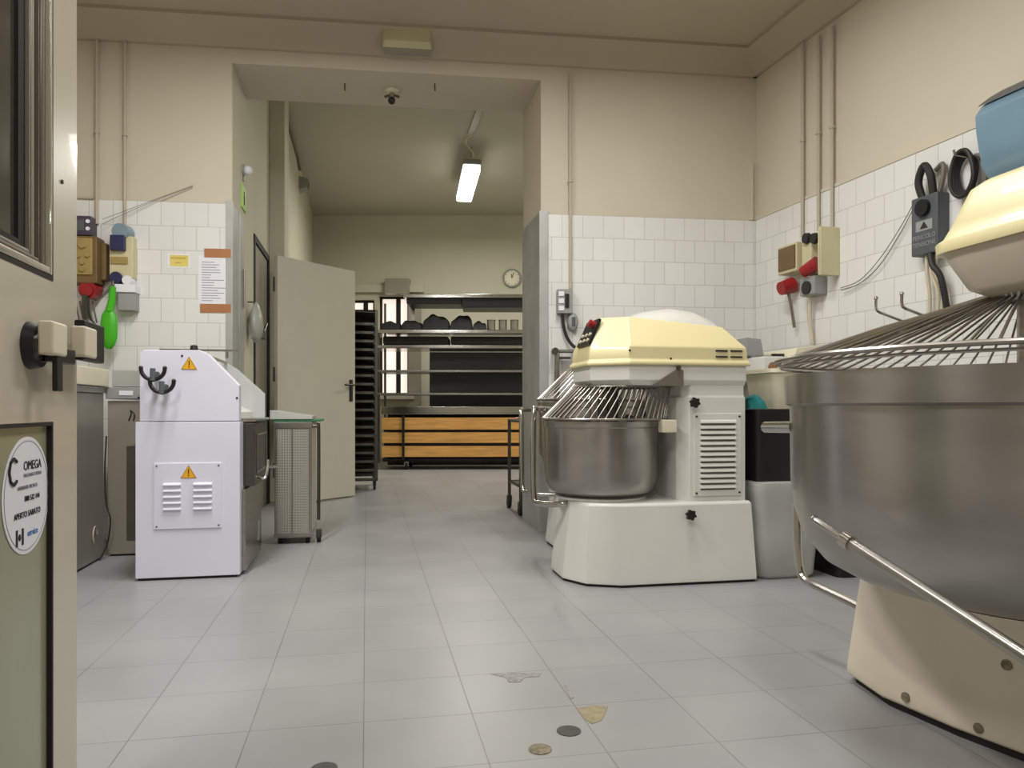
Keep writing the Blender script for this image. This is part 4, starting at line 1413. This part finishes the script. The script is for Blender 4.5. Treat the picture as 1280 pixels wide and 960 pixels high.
mb = MB().disc((-.05, -.075, 0), (0, -1, 0), .022, .03, 14)
mb.box(-.02, .06, -.075, -.05, -.05, -.035)
mb.build('valve', 'darksteel', R, bevel=.003)
# emergency light on the cove
p = P(509, 45, 4.66)
R = thing('emergency_light', 'cream emergency light box over the opening', 'lamp', p, AB)
MB().loft([[(x, y, z) for x, y, z in ((-.15, .12, -.07), (.15, .12, -.07), (.15, .12, .08), (-.15, .12, .08))], [(x, y, z) for x, y, z in ((-.155, .03, -.065), (.155, .03, -.065), (.155, .03, .075), (-.155, .03, .075))]]).build('back_box', 'cabinet', R, bevel=.004)
MB().loft([[(-.155, .03, -.065), (.155, .03, -.065), (.155, .03, .075), (-.155, .03, .075)], [(-.14, -.03, -.05), (.14, -.03, -.05), (.14, -.03, .06), (-.14, -.03, .06)]]).build('diffuser', 'beige', R, bevel=.006)

# ================================================================== THINGS ON THE RIGHT WALL
for k, (px, ya, yb) in enumerate(((1003, 55, 296), (1023, 45, 288), (1040, 33, 285))):
    pipe_run('conduit', 'conduit', onR, [(px, ya), (px, yb)], .011, ('conduit farthest into the corner, of three above the red-plug sockets', 'middle conduit of three above the red-plug sockets', 'conduit nearest the dark control box, of three above the sockets')[k], 'conduit', .026)
Wd = {}


def rthing(name, px, py, label, cat):
    p = onR(px, py, .012)
    R = thing(name, label, cat, p, AW)
    R['px'] = 0
    del R['px']
    return R


def RL(R, px, py, off=0.0):              # local (x, z) on the right wall for a pixel, at off from the tile face
    q = onR(px, py, .012 + off) - R.location
    return q.dot(uR), q.z


R = rthing('control_box', 1032, 318, 'beige electrical box on the right wall under three conduits', 'electrical box')
(x0, z0), (x1, z1) = RL(R, 1022, 345, .12), RL(R, 1047, 285, .0)
x1 = RL(R, 1050, 300, .0)[0]
MB().box(RL(R, 1022, 320, .13)[0], x1, -.13, 0, z0, z1).build('housing', 'beige', R, bevel=.006)
MB().box(RL(R, 1022, 320, .13)[0] + .02, x1 - .02, -.136, -.128, z0 + .02, z1 - .02).build('lid', 'beige', R, bevel=.004)
R = rthing('socket_box', 990, 322, 'brown-faced socket box with red plug in the corner of the right wall', 'electrical box')
x0, z0 = RL(R, 977, 345, .06)
x1, z1 = RL(R, 1001, 302, .06)
MB().box(x0, x1, -.09, 0, z0, z1).build('housing', 'beige', R, bevel=.008)
MB().box(x0 + .015, x1 - .01, -.098, -.088, z0 + .02, z1 - .015).build('face_plate', 'brown', R, bevel=.004)
x, z = RL(R, 984, 356, .07)
MB().disc((x, -.03, z), (0, -1, -.3), .05, .09, 20, .042).build('plug', 'red', R)
mb = MB().tube(smooth_path([(x, -.07, z - .03), (x + .02, -.06, z - .12), (x + .03, -.04, z - .27)], 5), .009, 8)
mb.build('plug_cable', 'cable', R)
R = rthing('socket_pair', 1012, 318, 'pair of small black round sockets with a red plug, between two boxes', 'socket')
x0, z0 = RL(R, 1005.5, 345, .05)
x1, z1 = RL(R, 1018, 292, .05)
MB().box(x0, x1, -.07, 0, z0, z1).build('housing', 'beige', R, bevel=.006)
for px in (1008, 1018):
    x, z = RL(R, px, 298, .08)
    MB().disc((x, -.07, z), (0, -1, 0), .034, .022, 18, .03).build('socket', 'black', R)
x, z = RL(R, 1012, 334, .10)
mb = MB().disc((x + .045, -.075, z + .02), (-1, -.35, -.45), .042, .11, 20, .034)
mb.build('red_plug', 'red', R)
x, z = RL(R, 1014, 358, .06)
mb = MB().box(x - .07, x + .07, -.09, 0, z - .055, z + .055)
sb = mb.build('lower_socket', 'grey', R, bevel=.008)
MB().disc((x, -.09, z - .01), (0, -1, 0), .04, .01, 18).build('socket_face', 'black', sb)
mb = MB().tube(smooth_path([(x - .02, -.05, z - .05), (x - .04, -.04, z - .18), (x - .03, -.03, z - .34)], 5), .012, 8)
mb.build('cable_tail', 'whitecable', R)
for k in range(2):
    pts = [(1051, 360 + 3 * k, .03), (1075, 350 + 4 * k, .02), (1100, 323 + 8 * k, .02), (1125, 285 + 7 * k, .02), (1140, 258 + 6 * k, .025)]
    mb = MB().tube(smooth_path([onR(a, b, c + .012) for a, b, c in pts], 5), .0024, 6)
    tag(mb.build('slack_wire', 'cable'), ('upper of two wires sagging from the beige box to the dark control box', 'lower of two wires sagging from the beige box to the dark control box')[k], 'wire')
# dark control box
R = rthing('control_box', 1163, 282, 'dark grey control box with white labels on the right wall', 'electrical box')
x0, z0 = RL(R, 1143, 322, .05)
x1, z1 = RL(R, 1187, 240, .0)
cb_ = MB().box(x0, x1, -.07, 0, z0, z1)
cb_.build('housing', 'greybox', R, bevel=.006)
xm = (x0 + x1) / 2
lb_ = MB().box(xm - .05, xm + .05, -.0715, -.07, z0 + .115, z0 + .165).build('label', 'grey', R)
mb = MB().prism([(xm - .025, z0 + .125), (xm + .025, z0 + .125), (xm, z0 + .16)], -.0725, -.0715, 'y')
mb.build('label_symbol', 'darkink', lb_)
text('PERICOLO', .03, 'grey', R, (xm, -.0715, z0 + .085), RX, 'box_lettering')
text('TENSIONE', .03, 'grey', R, (xm, -.0715, z0 + .05), RX, 'box_lettering')
x, z = RL(R, 1163, 258, .07)
MB().disc((xm, -.07, z1 - .06), (0, -1, 0), .04, .02, 20).build('rotary_switch', 'black', R)
mb = MB()
a0 = (xm - .04, -.05, z1 - .01)
mb.tube(smooth_path([(xm - .03, -.05, z1 - .005), (xm - .045, -.06, z1 + .08), (xm - .01, -.06, z1 + .15), (xm + .03, -.06, z1 + .09), (xm + .035, -.05, z1 - .005)], 6), .018, 10)
mb.build('cable_loop', 'blackcable', R)
mb = MB()
mb.tube(smooth_path([(xm + .05, -.03, z1 - .005), (xm + .075, -.03, z1 + .08), (xm + .06, -.02, z1 + .14), (xm + .02, -.02, z1 + .12)], 5), .012, 8)
mb.build('grey_cable_loop', 'cable', R)
mb = MB()
for k, (dx, m_) in enumerate(((-.02, 0), (.02, 0), (.055, 0))):
    pts = [(xm + dx, -.035, z0 + .01), (xm + dx * .6, -.04, z0 - .09), (xm + dx * 1.3 + .02, -.03, z0 - .2), (xm + dx, -.02, z0 - .36)]
    mb.tube(smooth_path(pts, 5), .009, 8)
mb.build('cable_tail', 'whitecable', R)
mb = MB().tube(smooth_path([(xm + .02, -.05, z0 + .01), (xm + .05, -.07, z0 - .06), (xm + .09, -.06, z0 - .13), (xm + .1, -.03, z0 - .3)], 5), .015, 8)
mb.build('black_tail', 'blackcable', R)
# coil of cable beside it
R = rthing('cable_coil', 1213, 218, 'dark brown coil of cable hung on the tiles beside the yellow mixer head', 'cable coil')
mb = MB()
for k in range(4):
    w, hh, y = .05 + .004 * k, .085 + .007 * k, -.02 - .010 * k
    mb.tube([(math.cos(a) * w * (1 + .05 * math.sin(3 * a + k)), y, math.sin(a) * hh - .0) for a in [2 * PI * i / 36 for i in range(36)]], .011, 8, closed=True)
mb.build('coil', 'blackcable', R)
MB().tube(smooth_path([(.045, -.02, .07), (.085, -.02, .05), (.10, -.02, -.02), (.09, -.02, -.12)], 5), .011, 8).build('tail', 'cable', R)
MB().tube([(0, 0, .08), (0, -.09, .085), (0, -.095, .105)], .006, 8).build('wall_hook', 'steel', R)
# coat hooks
for k, (px, py) in enumerate(((1112, 392), (1146, 388))):
    R = rthing('wall_hook', px + 25, py + 12, ('single steel arm hook on the right wall, nearer the corner', 'single steel arm hook on the right wall, below the dark control box')[k], 'hook')
    MB().disc((0, 0, 0), (0, -1, 0), .022, .01, 16).build('base_plate', 'steel', R)
    mb = MB().tube(smooth_path([(0, -.008, .0), (-.03, -.09, .035), (-.045, -.15, .06), (-.05, -.16, .08), (-.05, -.16, .125)], 5), .0075, 8)
    mb.ball((-.05, -.16, .128), .011, 10)
    mb.build('arm', 'chrome', R)
# blue towel dispenser
pd = RW0 + uR * ((1.68 + .274 * (5.126 - 3.25)) - 1.68) * 0
pd = Vector((3.0845 - .274 * 3.25, 3.25, 0)) + nR * .013
R = thing('towel_dispenser', 'translucent blue paper towel dispenser high on the right wall', 'dispenser', (pd.x, pd.y, 0), AW)
prof = [(0, 1.80), (0, 2.20), (-.05, 2.195), (-.12, 2.155), (-.175, 2.11), (-.205, 2.07), (-.20, 2.0), (-.185, 1.92), (-.165, 1.85), (-.13, 1.80)]
MB().prism(prof, 0, .34, 'x').build('shell', 'blue', R, bevel=.008, smooth=50, seg=3)
MB().prism([(-.005, 2.203), (-.05, 2.20), (-.12, 2.16), (-.18, 2.115), (-.18, 2.12), (-.12, 2.163), (-.05, 2.203), (-.005, 2.206)], -.002, .342, 'x').build('top_seam', 'greybox', R)
MB().box(-.006, .03, -.19, -.15, 2.03, 2.06).build('latch', 'paper', R, bevel=.004)

# ================================================================== CORNER CLUTTER on the right
# sheeter-like machine in the corner, partly hidden
Os = P(941, 500, 4.16) + Vector((.06, 0, 0))
Os.z = 0
R = thing('dough_sheeter', 'low white bakery machine with sloping trays in the far corner by the wall', 'bakery machine', Os, AR)
MB().box(.03, .34, .06, .44, 0, .98).build('stand', 'cabinet', R, bevel=.006)
fb = MB().box(-.0, .40, .0, .46, .99, 1.11).build('body', 'white', R, bevel=.008)
MB().disc((.055, 0, 1.05), (0, -1, 0), .022, .014, 18).build('dial', 'tape', fb)
MB().tube([(.055 + math.cos(k * PI / 10) * .026, -.002, 1.05 + math.sin(k * PI / 10) * .026) for k in range(20)], .003, 5, closed=True).build('dial_ring', 'grey', fb)
MB().prism([(-.0, 1.125), (.12, 1.125), (.10, 1.225), (.01, 1.235)], .2, .42, 'y').build('hood', 'grey', R, bevel=.006)
MB().box(-.0, .14, .14, .46, 1.11, 1.125).build('infeed_tray', 'steel', R, bevel=.004)
MB().prism([(.20, 1.11), (.42, 1.11), (.42, 1.19), (.22, 1.16)], .02, .46, 'y').build('outfeed_tray', 'cream', R, bevel=.004)
MB().box(.14, .20, .12, .16, 1.11, 1.135).build('tray_catch', 'black', R)
# milky tub on the floor, black crate, cream tub, cloth
Om = FL(946, 727) + XD * .012
R = thing('milky_bin', 'translucent milky bin on the floor against the yellow-covered mixer', 'bin', Om, AR)
rg = []
for z, e in ((0, 0.035), (.02, .02), (.2, .008), (.40, 0), (.43, -.008), (.445, -.008), (.445, .004)):
    rg.append(rrect(e, .34 - e, e, .40 - e, z, .05))
MB().loft(rg).build('body', 'trans', R, smooth=50)
MB().loft([rrect(-.008, .348, -.008, .408, .446, .05), rrect(-.008, .348, -.008, .408, .462, .05), rrect(.02, .32, .02, .38, .468, .05)]).build('lid', 'trans', R, smooth=50)
o = MB().loft([rrect(.01, .33, .03, .37, 0, .03), rrect(-.005, .345, .01, .39, .33, .03), rrect(-.012, .352, .0, .40, .345, .03), rrect(.005, .335, .02, .38, .345, .03), rrect(.02, .32, .04, .36, .02, .03)]).build('black_crate', 'black', loc=Om + Vector((0, 0, .469)), rotz=AR, smooth=40)
tag(o, 'black plastic crate standing on the milky bin', 'crate')
o = MB().loft([rrect(.09, .34, .06, .33, 0, .04), rrect(.065, .36, .04, .35, .17, .04), rrect(.055, .37, .03, .36, .176, .04), rrect(.055, .37, .03, .36, .195, .04), rrect(.075, .35, .05, .34, .195, .04), rrect(.10, .33, .07, .32, .02, .04)]).build('cream_tub', 'cream', loc=Om + Vector((0.035, 0, .816)), rotz=AR, smooth=40)
tag(o, 'cream plastic tub resting on the black crate', 'tub')
lump('teal_cloth', 'teal', .085, .24, .075, 5, 'teal cloth draped at the edge of the black crate', 'cloth', l2w(R, (.042, .15, .816)))
bpt = FL(1056, 722) + Vector((.03, 0, 0))
o = MB().loft([rrect(-.09, .16, -.12, .12, 0, .03), rrect(-.10, .18, -.14, .14, .16, .03), rrect(-.09, .165, -.125, .125, .16, .03), rrect(-.08, .15, -.11, .11, .02, .03)]).build('black_basin', 'black', loc=bpt + Vector((0, .12, 0)), rotz=AR, smooth=40)
tag(o, 'low black basin on the floor behind the large bowl', 'basin')

# ================================================================== TROLLEY behind the steel-clad jamb
Oc2 = Vector((P(651, 640, 5.66).x, 5.66, 0))
R = thing('tube_trolley', 'low steel tube trolley on casters just past the steel-clad jamb', 'trolley', Oc2, AR)
mb = MB()
for x in (0, .5):
    for y in (0, .46):
        mb.tube([(x, y, .10), (x, y, .73)], .014, 10)
for z in (.72, .22):
    for a, b in (((0, 0), (0, .46)), ((0, .46), (.5, .46)), ((.5, .46), (.5, 0)), ((.5, 0), (0, 0))):
        mb.tube([a + (z,), b + (z,)], .012, 8)
mb.build('frame', 'darksteel', R)
MB().box(.01, .49, .01, .45, .705, .722).build('top_shelf', 'darksteel', R, bevel=.003)
MB().box(.01, .49, .01, .45, .205, .222).build('lower_shelf', 'darksteel', R, bevel=.003)
for x in (0, .5):
    for y in (0, .46):
        cw = MB().disc((x - .013, y + .015, .05), (1, 0, 0), .05, .026, 18).build('caster', 'rubber', R)
        MB().box(x - .02, x + .02, y - .015, y + .025, .05, .105).build('caster_fork', 'darksteel', cw, bevel=.003)
lump('red_cloth', 'red', .10, .12, .03, 9, 'small red rag on the low tube trolley', 'cloth', l2w(R, (.06, .3, .724)))

# ================================================================== LIGHT
def area(name, loc, sx, sy, power, col=(1, .98, .95), rot=(0, 0, 0)):
    l = bpy.data.lights.new(name, 'AREA')
    l.shape = 'RECTANGLE'
    l.size, l.size_y = sx, sy
    l.energy = power
    l.color = col
    o = bpy.data.objects.new(name, l)
    C.objects.link(o)
    o.location = loc
    o.rotation_euler = rot
    return o


area('ceiling_tube', (-1.25, 2.8, 3.12), .16, 1.3, 54)
area('ceiling_tube', (0.55, 3.05, 3.12), .16, 1.3, 41)
area('ceiling_tube', (-1.25, .6, 3.12), .16, 1.3, 40)
area('ceiling_tube', (0.6, .5, 3.12), .16, 1.3, 28)
FR = (1, .98, .88)
area('far_tube', (la.x - .02, la.y + .65, zl - .05), .18, 1.3, 66, FR)
area('far_tube', (1.8, 8.2, 3.6), .16, 1.3, 66, FR)

w = bpy.data.worlds.new('World')
bpy.context.scene.world = w
w.use_nodes = True
w.node_tree.nodes['Background'].inputs[0].default_value = (.9, .92, 1, 1)
w.node_tree.nodes['Background'].inputs[1].default_value = 0.15

# ================================================================== CAMERA
cam = bpy.data.cameras.new('camera')
co = bpy.data.objects.new('camera', cam)
C.objects.link(co)
co.location = (0, 0, H)
co.rotation_euler = (PI / 2, 0, 0)
cam.sensor_fit = 'HORIZONTAL'
cam.sensor_width = 36
cam.lens = 36 * F / 1280
cam.shift_y = (HZ - 480) / 1280
cam.clip_start = 0.02
sc = bpy.context.scene
sc.camera = co
sc.view_settings.view_transform = 'Standard'
sc.view_settings.look = 'None'
sc.view_settings.gamma = 1
sc.view_settings.use_curve_mapping = False
sc.view_settings.exposure = 0.0
